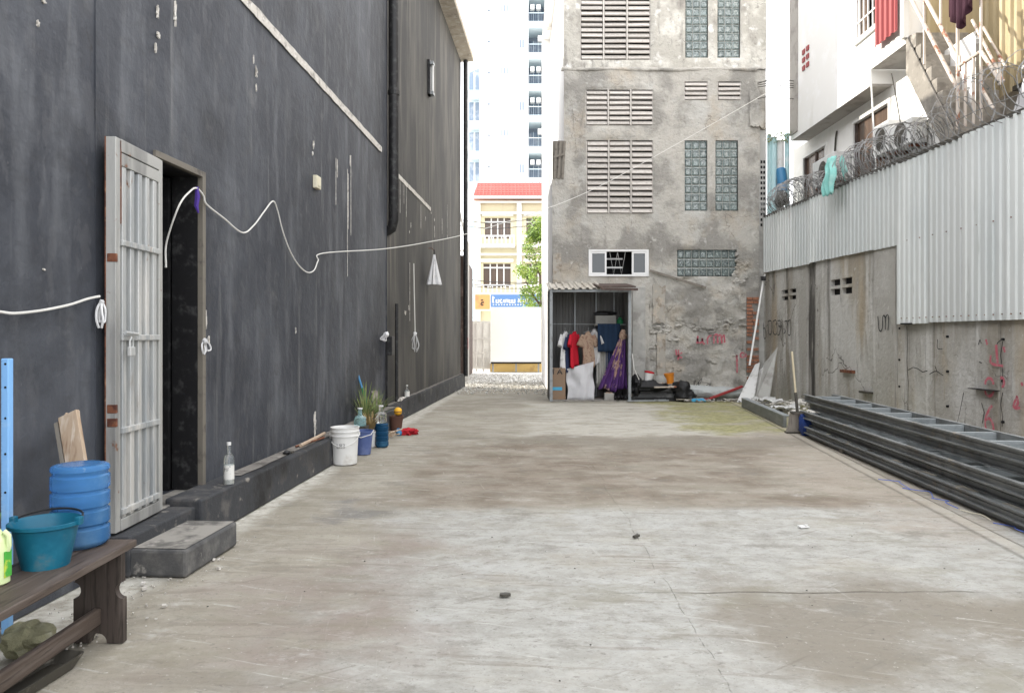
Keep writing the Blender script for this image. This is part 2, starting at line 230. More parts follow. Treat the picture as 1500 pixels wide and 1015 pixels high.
# ---- ground
def ground_material():
    m = bpy.data.materials.new('worn_concrete_yard'); m.use_nodes = True; nt = m.node_tree; n = nt.nodes; l = nt.links
    b = n['Principled BSDF']; tc = n.new('ShaderNodeTexCoord'); obj = tc.outputs['Object']
    def nz(scale, st=(1, 1, 1), detail=7, rg=.62, off=(0, 0, 0), dist=0.0):
        mp = n.new('ShaderNodeMapping'); mp.inputs['Scale'].default_value = st; mp.inputs['Location'].default_value = off; l.new(obj, mp.inputs['Vector'])
        t = n.new('ShaderNodeTexNoise'); t.inputs['Scale'].default_value = scale; t.inputs['Detail'].default_value = detail
        t.inputs['Roughness'].default_value = rg; t.inputs['Distortion'].default_value = dist; l.new(mp.outputs[0], t.inputs['Vector']); return t
    def mr(x, lo, hi, a=0.0, c=1.0):
        k = n.new('ShaderNodeMapRange'); k.interpolation_type = 'SMOOTHSTEP'
        k.inputs['From Min'].default_value = lo; k.inputs['From Max'].default_value = hi
        k.inputs['To Min'].default_value = a; k.inputs['To Max'].default_value = c; l.new(x, k.inputs['Value']); return k.outputs[0]
    def op(o, a, c):
        k = n.new('ShaderNodeMath'); k.operation = o
        for i, v in enumerate((a, c)):
            if isinstance(v, (int, float)): k.inputs[i].default_value = v
            else: l.new(v, k.inputs[i])
        return k.outputs[0]
    def mix(f, a, c):
        k = n.new('ShaderNodeMix'); k.data_type = 'RGBA'
        if isinstance(f, (int, float)): k.inputs[0].default_value = f
        else: l.new(f, k.inputs[0])
        for i, v in ((6, a), (7, c)):
            if isinstance(v, tuple): k.inputs[i].default_value = (*v, 1)
            else: l.new(v, k.inputs[i])
        return k.outputs[2]
    # ragged coordinates
    wob = nz(.9, detail=9, rg=.66); vm = n.new('ShaderNodeVectorMath'); vm.operation = 'SUBTRACT'; l.new(wob.outputs['Color'], vm.inputs[0]); vm.inputs[1].default_value = (.5, .5, .5)
    vs = n.new('ShaderNodeVectorMath'); vs.operation = 'SCALE'; l.new(vm.outputs[0], vs.inputs[0]); vs.inputs['Scale'].default_value = 2.6
    va = n.new('ShaderNodeVectorMath'); va.operation = 'ADD'; l.new(obj, va.inputs[0]); l.new(vs.outputs[0], va.inputs[1])
    sp = n.new('ShaderNodeSeparateXYZ'); l.new(va.outputs[0], sp.inputs[0]); X, Y = sp.outputs[0], sp.outputs[1]
    s2 = n.new('ShaderNodeSeparateXYZ'); l.new(obj, s2.inputs[0]); X0, Y0 = s2.outputs[0], s2.outputs[1]
    def box(x0, x1, y0, y1, s=.5, X=X, Y=Y):
        a = op('MULTIPLY', mr(X, x0 - s, x0 + s), mr(X, x1 - s, x1 + s, 1, 0))
        c = op('MULTIPLY', mr(Y, y0 - s, y0 + s), mr(Y, y1 - s, y1 + s, 1, 0)); return op('MULTIPLY', a, c)
    big = nz(.55).outputs['Fac']; med = nz(2.1, (1, 1.3, 1)).outputs['Fac']; fine = nz(9, (1, 1.2, 1)).outputs['Fac']
    grit = nz(55, detail=5, rg=.75).outputs['Fac']; strk = nz(3.2, (.35, 2.2, 1), detail=8, off=(4, 2, 0), dist=.6).outputs['Fac']
    col = mix(mr(big, .36, .64), (.285, .26, .215), (.37, .345, .295))
    col = mix(mr(med, .45, .66, 0, .7), col, (.40, .375, .335))
    col = mix(mr(strk, .48, .68, 0, .55), col, (.205, .18, .15))
    # pale bluish-white laitance in the near half
    pale = op('MULTIPLY', op('MULTIPLY', box(-.85, 9, -9, 9, .55), mr(op('ADD', Y0, op('ADD', op('MULTIPLY', med, .5), mr(X, 1.2, 2.6, 0, -.1))), 6.10, 6.42, 1, 0)), mr(nz(1.1, (1, 1.3, 1), off=(9, 3, 0)).outputs['Fac'], .32, .52, .38, .85))
    pc = mix(mr(nz(5.5, (1, 1.2, 1), off=(2, 2, 0), rg=.7).outputs['Fac'], .36, .62), (.325, .32, .30), (.42, .418, .40))
    pc = mix(mr(nz(1.6, off=(4, 9, 0), rg=.7).outputs['Fac'], .50, .66, 0, .8), pc, (.455, .46, .455)); pc = mix(mr(nz(13, (1, 1.3, 1), off=(4, 1, 0), rg=.75).outputs['Fac'], .52, .68, 0, .65), pc, (.235, .225, .20))
    col = mix(pale, col, pc)
    # straight pour joint at y about 6: browner, older slab beyond
    brown = op('MULTIPLY', box(-1.0, 3.2, 6.0, 9.6, .45), mr(nz(1.1, off=(3, 8, 0)).outputs['Fac'], .30, .60, .2, 1))
    edge = mr(Y0, 5.92, 6.12)
    col = mix(op('MULTIPLY', op('MULTIPLY', brown, edge), .9), col, mix(mr(med, .4, .62), (.165, .132, .102), (.25, .21, .17)))
    # brown patch at lower right and lower left
    col = mix(op('MULTIPLY', box(1.05, 2.9, 3.2, 4.3, .3), .85), col, (.215, .19, .155))
    col = mix(op('MULTIPLY', box(-1.35, -.55, 3.0, 5.3, .4), mr(med, .38, .6, .1, .7)), col, (.235, .19, .165))
    col = mix(op('MULTIPLY', box(2.9, 6, 5.2, 12, .35), mr(big, .35, .6, .2, .7)), col, (.345, .30, .255))
    # pale newer slab by the shed, with mossy concrete beside it
    col = mix(op('MULTIPLY', box(.35, 3.2, 10.4, 15.6, .30), mr(med, .34, .56, .35, .9)), col, (.46, .44, .395))
    col = mix(op('MULTIPLY', box(-.4, 6, 9.4, 10.3, .25), .6), col, (.17, .148, .12))
    moss = op('MULTIPLY', box(2.75, 6.6, 10.7, 18.5, .25), mr(nz(1.2, (1, 1.6, 1), off=(5, 5, 0)).outputs['Fac'], .30, .50))
    col = mix(op('MULTIPLY', moss, .92), col, mix(mr(fine, .4, .6), (.215, .205, .085), (.34, .325, .17)))
    # wet-looking patch, dirty edge along the left curb
    col = mix(op('MULTIPLY', box(-1.45, -.95, 5.75, 6.05, .16), .8), col, (.185, .18, .175))
    col = mix(op('MULTIPLY', mr(X, -1.75, -1.45, 1, 0), mr(fine, .35, .6, .2, .75)), col, (.27, .245, .20))
    # blotches
    def stroke_noise(ang, sc, st, off, lo, hi, amt):
        mp = n.new('ShaderNodeMapping'); mp.inputs['Rotation'].default_value = (0, 0, math.radians(ang)); l.new(obj, mp.inputs['Vector'])
        m2 = n.new('ShaderNodeMapping'); m2.inputs['Scale'].default_value = st; m2.inputs['Location'].default_value = off; l.new(mp.outputs[0], m2.inputs['Vector'])
        t = n.new('ShaderNodeTexNoise'); t.inputs['Scale'].default_value = sc; t.inputs['Detail'].default_value = 6; t.inputs['Roughness'].default_value = .65; l.new(m2.outputs[0], t.inputs['Vector'])
        return mr(t.outputs['Fac'], lo, hi, 0, amt)
    col = mix(stroke_noise(20, 7, (.25, 3, 1), (3, 1, 0), .58, .72, .5), col, (.55, .545, .52)); col = mix(stroke_noise(-35, 6, (.2, 3.5, 1), (8, 2, 0), .60, .72, .5), col, (.17, .15, .125))
    col = mix(stroke_noise(80, 9, (.2, 4, 1), (1, 9, 0), .62, .74, .45), col, (.50, .49, .46)); col = mix(stroke_noise(5, 4, (.3, 2.5, 1), (6, 6, 0), .56, .68, .5), col, (.20, .175, .145))
    pit = mr(nz(16, (1, 1.4, 1), off=(30, 3, 0), rg=.75).outputs['Fac'], .56, .68, 0, .65); col = mix(pit, col, (.16, .148, .13))
    olv = mr(nz(1.4, (1, 1.8, 1), off=(17, 6, 0), rg=.7).outputs['Fac'], .52, .68, 0, .5); col = mix(olv, col, (.225, .21, .16))
    blot = mr(nz(1.7, (1, 1.3, 1), off=(12, 1, 0), rg=.74).outputs['Fac'], .54, .68, 0, .6); col = mix(blot, col, (.19, .178, .155))
    lt = mr(nz(2.3, (1, 1.4, 1), off=(2, 14, 0), rg=.74).outputs['Fac'], .56, .74, 0, .5); col = mix(lt, col, (.56, .55, .53))
    wl = op('SUBTRACT', op('ADD', X0, 2.37), op('MULTIPLY', Y0, .05)); lime = op('MULTIPLY', mr(op('SUBTRACT', wl, op('MULTIPLY', med, .25)), -.06, .12, 1, 0), mr(fine, .36, .6, .15, .9)); col = mix(lime, col, (.56, .545, .50))
    speck = mr(grit, .57, .72, 0, .6); col = mix(speck, col, (.13, .12, .11))
    speck2 = mr(nz(38, detail=4, rg=.7, off=(7, 7, 0)).outputs['Fac'], .62, .74, 0, .5); col = mix(speck2, col, (.66, .65, .62))
    # hairline cracks
    cw_ = nz(1.3, detail=5, off=(3, 3, 0)).outputs['Fac']
    ck = op('MULTIPLY', mr(op('ABSOLUTE', op('SUBTRACT', op('ADD', X0, op('MULTIPLY', cw_, .13)), .94), 0), 0, .0045, 1, 0), box(.3, 1.6, 2.6, 9.6, .25, X=X0, Y=Y0))
    ck = op('MAXIMUM', ck, op('MULTIPLY', mr(op('ABSOLUTE', op('SUBTRACT', op('ADD', Y0, op('MULTIPLY', cw_, .2)), 4.8), 0), 0, .009, 1, 0), box(.9, 2.9, 3, 7, .3, X=X0, Y=Y0)))
    # pour joints: across at y=4.05 and y=6.0, and a drain line running up the right side
    def line(expr, w): return mr(op('ABSOLUTE', expr, 0), 0, w, 1, 0)
    jy = line(op('SUBTRACT', op('ADD', Y0, op('MULTIPLY', med, .12)), 4.12), .012)
    jy = op('MULTIPLY', jy, box(.6, 2.2, 3, 5, .3))
    drain = op('SUBTRACT', op('SUBTRACT', X0, op('MULTIPLY', Y0, .1266)), 2.656)
    col = mix(op('MULTIPLY', line(op('SUBTRACT', drain, .07), .10), .45), col, (.46, .42, .36))
    d1 = op('MAXIMUM', line(op('ADD', drain, op('MULTIPLY', fine, .02)), .030), line(op('SUBTRACT', drain, .13), .016))
    d1 = op('MULTIPLY', d1, mr(fine, .28, .5, .35, 1))
    ln = op('MAXIMUM', op('MAXIMUM', op('MULTIPLY', op('MULTIPLY', ck, mr(fine, .42, .58, .05, 1)), .4), jy), op('MULTIPLY', d1, .75)); col = mix(op('MULTIPLY', ln, .75), col, (.13, .115, .095))
    gm = n.new('ShaderNodeMix'); gm.data_type = 'RGBA'; gm.blend_type = 'MULTIPLY'; gm.inputs[0].default_value = 1; gm.inputs[7].default_value = (1.03, 1.03, 1.0, 1); l.new(col, gm.inputs[6]); col = gm.outputs[2]
    l.new(col, b.inputs['Base Color']); b.inputs['Roughness'].default_value = .88; b.inputs['Specular IOR Level'].default_value = .25
    hgt = op('SUBTRACT', op('ADD', op('MULTIPLY', grit, .35), op('ADD', fine, op('MULTIPLY', strk, .8))), op('MULTIPLY', ln, 1.5))
    bp = n.new('ShaderNodeBump'); bp.inputs['Strength'].default_value = .7; bp.inputs['Distance'].default_value = .016; l.new(hgt, bp.inputs['Height']); l.new(bp.outputs[0], b.inputs['Normal'])
    return m
m_yard = ground_material()

# ---------------- mesh building
def link(o): S.collection.objects.link(o); return o
class MB:
    def __init__(s): s.v = []; s.f = []
    def add(s, vs, fs):
        k = len(s.v); s.v += [tuple(x) for x in vs]; s.f += [tuple(i + k for i in f) for f in fs]; return s
    def box(s, c, d, rz=0.0, rx=0.0, ry=0.0, m=None):
        m = m if m is not None else Matrix.Translation(c) @ Matrix.Rotation(rz, 4, 'Z') @ Matrix.Rotation(ry, 4, 'Y') @ Matrix.Rotation(rx, 4, 'X')
        vs = [m @ Vector((x * d[0] / 2, y * d[1] / 2, z * d[2] / 2)) for x in (-1, 1) for y in (-1, 1) for z in (-1, 1)]
        return s.add(vs, [(0, 1, 3, 2), (4, 6, 7, 5), (0, 4, 5, 1), (2, 3, 7, 6), (0, 2, 6, 4), (1, 5, 7, 3)])
    def bx(s, x0, x1, y0, y1, z0, z1): return s.box(((x0 + x1) / 2, (y0 + y1) / 2, (z0 + z1) / 2), (abs(x1 - x0), abs(y1 - y0), abs(z1 - z0)))
    def hexa(s, b, t):                                     # bottom 4 pts, top 4 pts, same order
        return s.add(list(b) + list(t), [(3, 2, 1, 0), (4, 5, 6, 7), (0, 1, 5, 4), (1, 2, 6, 5), (2, 3, 7, 6), (3, 0, 4, 7)])
    def tube(s, pts, r, n=8, caps=True):
        pts = [Vector(p) for p in pts]; rs = r if isinstance(r, (list, tuple)) else [r] * len(pts)
        k = len(s.v); up = None
        for i, p in enumerate(pts):
            d = (pts[min(i + 1, len(pts) - 1)] - pts[max(i - 1, 0)]).normalized()
            if up is None:
                a = Vector((0, 0, 1)) if abs(d.z) < .9 else Vector((1, 0, 0)); up = (a - d * a.dot(d)).normalized()
            else:
                up = up - d * up.dot(d)
                up = up.normalized() if up.length > 1e-6 else d.orthogonal().normalized()
            w = d.cross(up)
            for j in range(n):
                t = 2 * math.pi * j / n; s.v.append(tuple(p + (up * math.cos(t) + w * math.sin(t)) * rs[i]))
        for i in range(len(pts) - 1):
            for j in range(n):
                a = k + i * n + j; b2 = k + i * n + (j + 1) % n; s.f.append((a, b2, b2 + n, a + n))
        if caps: s.f.append(tuple(k + j for j in reversed(range(n)))); s.f.append(tuple(k + (len(pts) - 1) * n + j for j in range(n)))
        return s
    def bar(s, p0, p1, w, h):                              # rectangular bar between two points
        p0 = Vector(p0); p1 = Vector(p1); d = (p1 - p0); L = d.length; q = d.to_track_quat('Y', 'Z').to_matrix().to_4x4()
        return s.box(None, (w, L, h), m=Matrix.Translation((p0 + p1) / 2) @ q)
    def lathe(s, prof, c=(0, 0, 0), n=24, cap0=True, cap1=False):
        k = len(s.v); c = Vector(c)
        for r, z in prof:
            for j in range(n):
                t = 2 * math.pi * j / n; s.v.append((c.x + r * math.cos(t), c.y + r * math.sin(t), c.z + z))
        for i in range(len(prof) - 1):
            for j in range(n):
                a = k + i * n + j; b2 = k + i * n + (j + 1) % n; s.f.append((a, b2, b2 + n, a + n))
        if cap0: s.f.append(tuple(k + j for j in reversed(range(n))))
        if cap1: s.f.append(tuple(k + (len(prof) - 1) * n + j for j in range(n)))
        return s
    def prism(s, poly, fn, d0, d1):                        # polygon (u,v) mapped by fn(u,v,d)
        n = len(poly); k = len(s.v)
        s.v += [tuple(fn(u, v, d0)) for u, v in poly] + [tuple(fn(u, v, d1)) for u, v in poly]
        s.f.append(tuple(k + i for i in reversed(range(n)))); s.f.append(tuple(k + n + i for i in range(n)))
        for i in range(n): j = (i + 1) % n; s.f.append((k + i, k + j, k + n + j, k + n + i))
        return s
    def grid(s, nu, nv, fn):
        k = len(s.v)
        for i in range(nu + 1):
            for j in range(nv + 1): s.v.append(tuple(fn(i / nu, j / nv)))
        for i in range(nu):
            for j in range(nv):
                a = k + i * (nv + 1) + j; s.f.append((a, a + nv + 1, a + nv + 2, a + 1))
        return s
    def build(s, name, mat, parent=None, smooth=False, bevel=0, solid=0, kind=None, label=None):
        me = bpy.data.meshes.new(name); me.from_pydata(s.v, [], s.f); me.validate(); me.update()
        me.materials.append(mat); o = link(bpy.data.objects.new(name, me))
        if smooth:
            for p in me.polygons: p.use_smooth = True
            try: me.set_sharp_from_angle(angle=math.radians(40))
            except Exception: pass
        if solid: q = o.modifiers.new('s', 'SOLIDIFY'); q.thickness = solid; q.offset = 0
        if bevel: q = o.modifiers.new('b', 'BEVEL'); q.width = bevel; q.segments = 2; q.limit_method = 'ANGLE'
        if parent is not None: o.parent = parent
        if kind: o['kind'] = kind
        if label: o['label'] = label
        return o
def tag(o, label, cat, group=None):
    o['label'] = label; o['category'] = cat
    if group: o['group'] = group
    return o
def thing(name, label, cat, loc=(0, 0, 0), rz=0.0, group=None, Fm=None):
    o = link(bpy.data.objects.new(name, None)); o.empty_display_size = .1
    if Fm is not None: o.matrix_world = Fm @ Matrix.Translation(loc)
    else: o.location = loc; o.rotation_euler = (0, 0, rz)
    return tag(o, label, cat, group)
def share(name, src, parent, loc=(0, 0, 0), rot=(0, 0, 0), scale=(1, 1, 1), first=[None]):
    o = src.copy(); o.name = name; link(o); o.parent = parent; o.location = loc; o.rotation_euler = rot; o.scale = scale; return o
class Piece:
    """alike pieces that share one mesh"""
    def __init__(s, name, mb, mat, bevel=0):
        me = bpy.data.meshes.new(name); me.from_pydata(mb.v, [], mb.f); me.update(); me.materials.append(mat); s.me = me; s.name = name; s.bevel = bevel
    def put(s, parent, loc, rot=(0, 0, 0), scale=(1, 1, 1), label=None):
        o = link(bpy.data.objects.new(s.name, s.me)); o.parent = parent; o.location = loc; o.rotation_euler = rot; o.scale = scale
        if s.bevel: q = o.modifiers.new('b', 'BEVEL'); q.width = s.bevel; q.segments = 1
        if label: o['label'] = label
        return o
def unit(): return MB().box((0, 0, 0), (1, 1, 1))
def gridwall(mb, u0, u1, v0, v1, holes, step, fn, hf=lambda u, v: 0.0, rev=.15):
    """wall face with rectangular holes; fn(u, v, d): d = outward"""
    def brk(a, b, ks):
        xs = sorted({a, b, *[k for k in ks if a < k < b]}); out = []
        for i in range(len(xs) - 1):
            n = max(1, round((xs[i + 1] - xs[i]) / step)); out += [xs[i] + (xs[i + 1] - xs[i]) * k / n for k in range(n)]
        return out + [xs[-1]]
    us = brk(u0, u1, [k for h in holes for k in h[:2]]); vs = brk(v0, v1, [k for h in holes for k in h[2:4]])
    def onedge(u, v): return any(h[0] - 1e-6 <= u <= h[1] + 1e-6 and h[2] - 1e-6 <= v <= h[3] + 1e-6 for h in holes)
    k = len(mb.v); nv = len(vs)
    for u in us:
        for v in vs: mb.v.append(tuple(fn(u, v, 0.0 if onedge(u, v) else hf(u, v))))
    for i in range(len(us) - 1):
        for j in range(nv - 1):
            cu = (us[i] + us[i + 1]) / 2; cv = (vs[j] + vs[j + 1]) / 2
            if any(h[0] < cu < h[1] and h[2] < cv < h[3] for h in holes): continue
            a = k + i * nv + j; mb.f.append((a, a + nv, a + nv + 1, a + 1))
    for h in holes:
        a, b2, c, d = h[:4]; q = [(a, c), (b2, c), (b2, d), (a, d)]
        for i in range(4):
            p, r = q[i], q[(i + 1) % 4]; mb.add([fn(*p, 0), fn(*r, 0), fn(*r, -rev), fn(*p, -rev)], [(0, 1, 2, 3)])
    return mb
def ribbons(lines, pt, w, lift, nrm):
    """flat painted strokes: pt maps a photo pixel to the surface; nrm = outward unit vector, up = z"""
    mb = MB(); nrm = Vector(nrm)
    for ln in lines:
        ps = [Vector(pt(*p)) for p in ln]; L = []; 
        for i, p in enumerate(ps):
            d = (ps[min(i + 1, len(ps) - 1)] - ps[max(i - 1, 0)]).normalized(); sd_ = nrm.cross(d).normalized() * w / 2 * (.75 + .5 * mnoise.random())
            L += [p + sd_ + nrm * lift, p - sd_ + nrm * lift]
        mb.add(L, [(2 * i, 2 * i + 1, 2 * i + 3, 2 * i + 2) for i in range(len(ps) - 1)])
    return mb
def marks(name, lines, pt, w, lift, nrm, mat, parent):
    for ln in lines:
        pts = [Vector((x, y, 0)) for x, y in ln]
        if len(pts) > 2: pts = catmull(pts, 4)
        ribbons([[(q.x, q.y) for q in pts]], pt, w, lift, nrm).build(name, mat, parent)
def arc(cx, cy, rx, ry, a0, a1, n=10): return [(cx + rx * math.cos(math.radians(a0 + (a1 - a0) * i / n)), cy + ry * math.sin(math.radians(a0 + (a1 - a0) * i / n))) for i in range(n + 1)]
def blob(mb, c, r, seed=0, sq=(1, 1, 1), n=14, amp=.25, freq=1.5):
    c = Vector(c)
    def f(u, v):
        t = u * 2 * math.pi; p = (v - .5) * math.pi
        d = Vector((math.cos(p) * math.cos(t), math.cos(p) * math.sin(t), math.sin(p)))
        k = 1 + amp * mnoise.noise(d * freq + Vector((seed, seed * 2.3, 0))) * 2
        return c + Vector((d.x * sq[0], d.y * sq[1], d.z * sq[2])) * r * k
    return mb.grid(n, n // 2 + 2, f)
def catmull(pts, n=8):
    pts = [Vector(p) for p in pts]; out = []
    q = [pts[0] * 2 - pts[1]] + pts + [pts[-1] * 2 - pts[-2]]
    for i in range(1, len(q) - 2):
        for k in range(n):
            t = k / n; a, b, c, d = q[i - 1], q[i], q[i + 1], q[i + 2]
            out.append(.5 * ((2 * b) + (c - a) * t + (2 * a - 5 * b + 4 * c - d) * t * t + (3 * b - a - 3 * c + d) * t ** 3))
    return out + [pts[-1]]
def fbm(x, y, z=0.0, o=4): return mnoise.fractal(Vector((x, y, z)), 1.0, 2.0, o)
# =====================================================================  GROUND
g = MB().grid(1, 1, lambda u, v: (-150 + 300 * u, -60 + 360 * v, -.03)).build('ground', m_street, kind='structure')
def yard_f(u, v):
    x = -2.9 + 10 * u; y = -3 + 25.5 * v
    return (x, y, .006 * fbm(x * .5, y * .5) - .006)
g = MB().grid(80, 200, yard_f); g.build('yard_paving', m_yard, smooth=True, kind='structure')
g = MB().grid(1, 1, lambda u, v: (-8 + 16 * u, 22.45 + 17 * v, -.012)).build('alley_path', m_gravel, kind='structure')
gv = MB()
for i in range(2600):
    y = 17.6 + 9.5 * rnd.random() ** .9; x = R(-1.6, 1.1); s = R(.012, .045)
    if y < 19.5 and rnd.random() > (y - 17.4) / 2.1: continue
    gv.box((x, y, s * .3), (s, s * R(.6, 1), s * .7), rz=R(0, 3), rx=R(-.5, .5))
gv.build('loose_gravel', m_gravel, kind='stuff')

# =====================================================================  DARK BUILDING (left)
TOP = 8.95; YN = -3.0; YE = 20.35; YJ = 11.45
lb = thing('dark_building', 'tall windowless charcoal-painted building filling the left side', 'building', Fm=FL, loc=(0, 8, 0))
LB0 = 8.0
def lf(u, v, d): return (d, u - LB0, v)                   # u = y along wall
door = (4.93, 5.56, .243, 2.60)
mb = MB(); gridwall(mb, YN, 4.28, .0, TOP, [], .25, lf, lambda u, v: .006 + .006 * fbm(u * .7, v * .5))
gridwall(mb, 4.28, YJ, .0, TOP, [door], .2, lf, lambda u, v: .007 * fbm(u * .8, v * .5), rev=.22)
mb.add([lf(4.28, 0, .012), lf(4.28, TOP, .012), lf(4.28, TOP, -.01), lf(4.28, 0, -.01)], [(0, 1, 2, 3)])
mb.add([lf(YJ, 0, .01), lf(YJ, TOP, .01), lf(YJ, TOP, -.1), lf(YJ, 0, -.1)], [(0, 1, 2, 3)])
mb.build('wall', m_dark, lb, smooth=True)
mb = MB(); gridwall(mb, YJ, YE, .0, TOP, [], .25, lf, lambda u, v: -.055 + .01 * fbm(u * .6, v * .4)); mb.build('wall', m_dark_far, lb, smooth=True)
MB().bx(-7, -.075, YE - LB0 - .25, YE - LB0, 0, TOP).bx(-7, -6.8, YN - LB0, YE - LB0, 0, TOP).bx(-7, -.02, YN - LB0 - .2, YN - LB0, 0, TOP).build('wall', m_dark_far, lb)
# eave slab and pitched roof
MB().bx(-7.3, .30, YN - LB0, YE - LB0 + .12, TOP, TOP + .13).build('eave', m_soffit, lb, bevel=.01)
MB().prism([(-7.3, TOP + .135), (.30, TOP + .135), (-3.5, TOP + 1.3)], lambda u, v, d: (u, d, v), YN - LB0, YE - LB0 + .1).build('roof', m_soffit, lb)
# dark room behind the doorway
mb = MB(); y0, y1 = 4.6 - LB0, 7.2 - LB0
for q in ([(-.22, y0, .24), (-.22, y1, .24), (-2.6, y1, .24), (-2.6, y0, .24)], [(-.22, y0, 2.8), (-.22, y1, 2.8), (-2.6, y1, 2.8), (-2.6, y0, 2.8)],
          [(-2.6, y0, .24), (-2.6, y1, .24), (-2.6, y1, 2.8), (-2.6, y0, 2.8)], [(-.22, y0, .24), (-2.6, y0, .24), (-2.6, y0, 2.8), (-.22, y0, 2.8)],
          [(-.22, y1, .24), (-2.6, y1, .24), (-2.6, y1, 2.8), (-.22, y1, 2.8)]): mb.add(q, [(0, 1, 2, 3)])
mb.build('dark_room', m_dark, lb)
mb = MB().bx(-.75, -.235, 5.52 - LB0, 5.57 - LB0, .245, 2.58); mb.build('inner_partition', m_black_plastic, lb)
# door frame
fr = MB(); a, b2, c, d = door
fr.bx(-.02, .022, b2 - .018 - LB0, b2 + .03 - LB0, c, d + .03).bx(-.02, .022, a - .03 - LB0, b2 - .018 - LB0, d - .014, d + .03)
fr.build('door_frame', m_doorframe, lb, bevel=.003)
MB().bx(-.218, -.021, b2 - .014 - LB0, b2 - .003 - LB0, c + .004, d - .004).bx(-.218, -.021, a + .003 - LB0, b2 - .016 - LB0, d - .012, d - .004).build('door_lining', m_black_plastic, lb)
MB().bx(-.2, .20, 4.30 - LB0, 5.08 - LB0, .0, .235).build('threshold', m_curb, lb, bevel=.012)
MB().bx(-.2, .02, 4.93 - LB0, 5.56 - LB0, .2, .246).build('sill', m_step, lb, bevel=.006)
# curbs
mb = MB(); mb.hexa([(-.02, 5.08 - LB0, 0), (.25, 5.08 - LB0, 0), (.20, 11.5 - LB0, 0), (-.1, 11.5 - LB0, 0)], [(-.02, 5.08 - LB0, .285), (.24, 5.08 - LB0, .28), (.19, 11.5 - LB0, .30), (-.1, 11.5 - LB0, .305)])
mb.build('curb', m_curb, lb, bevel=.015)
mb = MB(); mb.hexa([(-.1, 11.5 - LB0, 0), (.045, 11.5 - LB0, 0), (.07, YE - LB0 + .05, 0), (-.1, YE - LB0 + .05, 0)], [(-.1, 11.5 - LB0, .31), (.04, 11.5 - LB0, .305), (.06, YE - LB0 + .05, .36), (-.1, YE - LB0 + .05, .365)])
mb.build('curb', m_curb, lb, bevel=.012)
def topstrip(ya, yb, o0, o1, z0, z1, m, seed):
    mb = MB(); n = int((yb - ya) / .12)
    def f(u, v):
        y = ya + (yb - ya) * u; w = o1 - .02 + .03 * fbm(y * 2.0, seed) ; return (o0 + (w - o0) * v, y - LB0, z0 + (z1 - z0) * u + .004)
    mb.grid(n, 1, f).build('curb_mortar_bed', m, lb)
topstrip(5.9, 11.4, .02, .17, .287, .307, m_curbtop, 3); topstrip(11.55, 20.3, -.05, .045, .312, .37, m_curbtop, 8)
# plaster scrape lines and chips
def scrape(y0, y1, z0, z1, w, seed=0):
    mb = MB(); n = max(4, int((y1 - y0) / .07)); vs = []
    for i in range(n + 1):
        y = y0 + (y1 - y0) * i / n; z = z0 + (z1 - z0) * i / n
        vs += [(.010 if y < YJ else -.045, y - LB0, z - w / 2 * (1 + .30 * fbm(y * 4, seed))), (.012 if y < YJ else -.043, y - LB0, z + w / 2 * (1 + .30 * fbm(y * 4, seed + 9)))]
    mb.add(vs, [(2 * i, 2 * i + 2, 2 * i + 3, 2 * i + 1) for i in range(n)]); return mb.build('bare_plaster_line', m_scrape, lb, solid=.008)
def LY(px): return 2.698 / ((750 - px) / 1083 + .066)
h0 = hit(FL, 350, -6); h1 = hit(FL, 558, 220); scrape(h0.y - 1.2, h1.y, h0.z + .03, h1.z, .085, 1)
h0 = hit(FL, 578, 248); h1 = hit(FL, 634, 307); scrape(h0.y, h1.y, h0.z, h1.z, .075, 2)
def chip(px, py, w, h, seed, m=m_scrape):
    p = hit(FL, px, py); n = 20; poly = []
    for i in range(n):
        t = 2 * math.pi * i / n; k = .75 + .9 * mnoise.noise(Vector((math.cos(t) * 2.6, math.sin(t) * 2.6, seed)))
        poly.append((p.y - LB0 + w / 2 * math.cos(t) * k, p.z + h / 2 * math.sin(t) * k))
    o = 0.004 if p.y < YJ else -.06
    MB().prism(poly, lambda u, v, d: (d, u, v), o, o + .010).build('paint_chip', m, lb)
for i, (px, py, w, h) in enumerate([(460, 622, .075, .30), (229, 18, .03, .10), (230, 52, .035, .05), (226, 70, .02, .06), (255, 22, .028, .20), (374, 108, .05, .10),
        (374, 128, .02, .07), (458, 212, .04, .09), (457, 225, .03, .05), (576, 230, .10, .10), (598, 458, .14, .09), (603, 450, .05, .12), (635, 312, .08, .05), (640, 322, .05, .08),
        (627, 320, .05, .08), (370, 88, .012, .07), (62, 3, .035, .02), (53, 35, .02, .035), (493, 245, .02, .25), (509, 300, .014, .9), (512, 235, .02, .12),
        (596, 280, .02, .4), (606, 330, .03, .10), (604, 340, .04, .07), (432, 484, .02, .06), (640, 340, .02, .3), (651, 330, .02, .35), (300, 470, .02, .14), (304, 497, .03, .05), (62, 395, .02, .012)]):
    chip(px, py, w, h, i * 3.7)
def drip(px, y0, y1, w=.006):
    a = hit(FL, px, y0); b = hit(FL, px, y1); o = .009 if a.y < YJ else -.046
    MB().bar((o, a.y - LB0, a.z), (o, b.y - LB0, b.z), w, .004).build('plaster_drip', m_scrape, lb)
for px, a, b in [(508, 248, 405), (491, 232, 300), (513, 228, 345), (582, 250, 320), (599, 270, 318), (590, 262, 312), (620, 300, 335), (604, 385, 470), (658, 300, 350)]: drip(px, a, b)
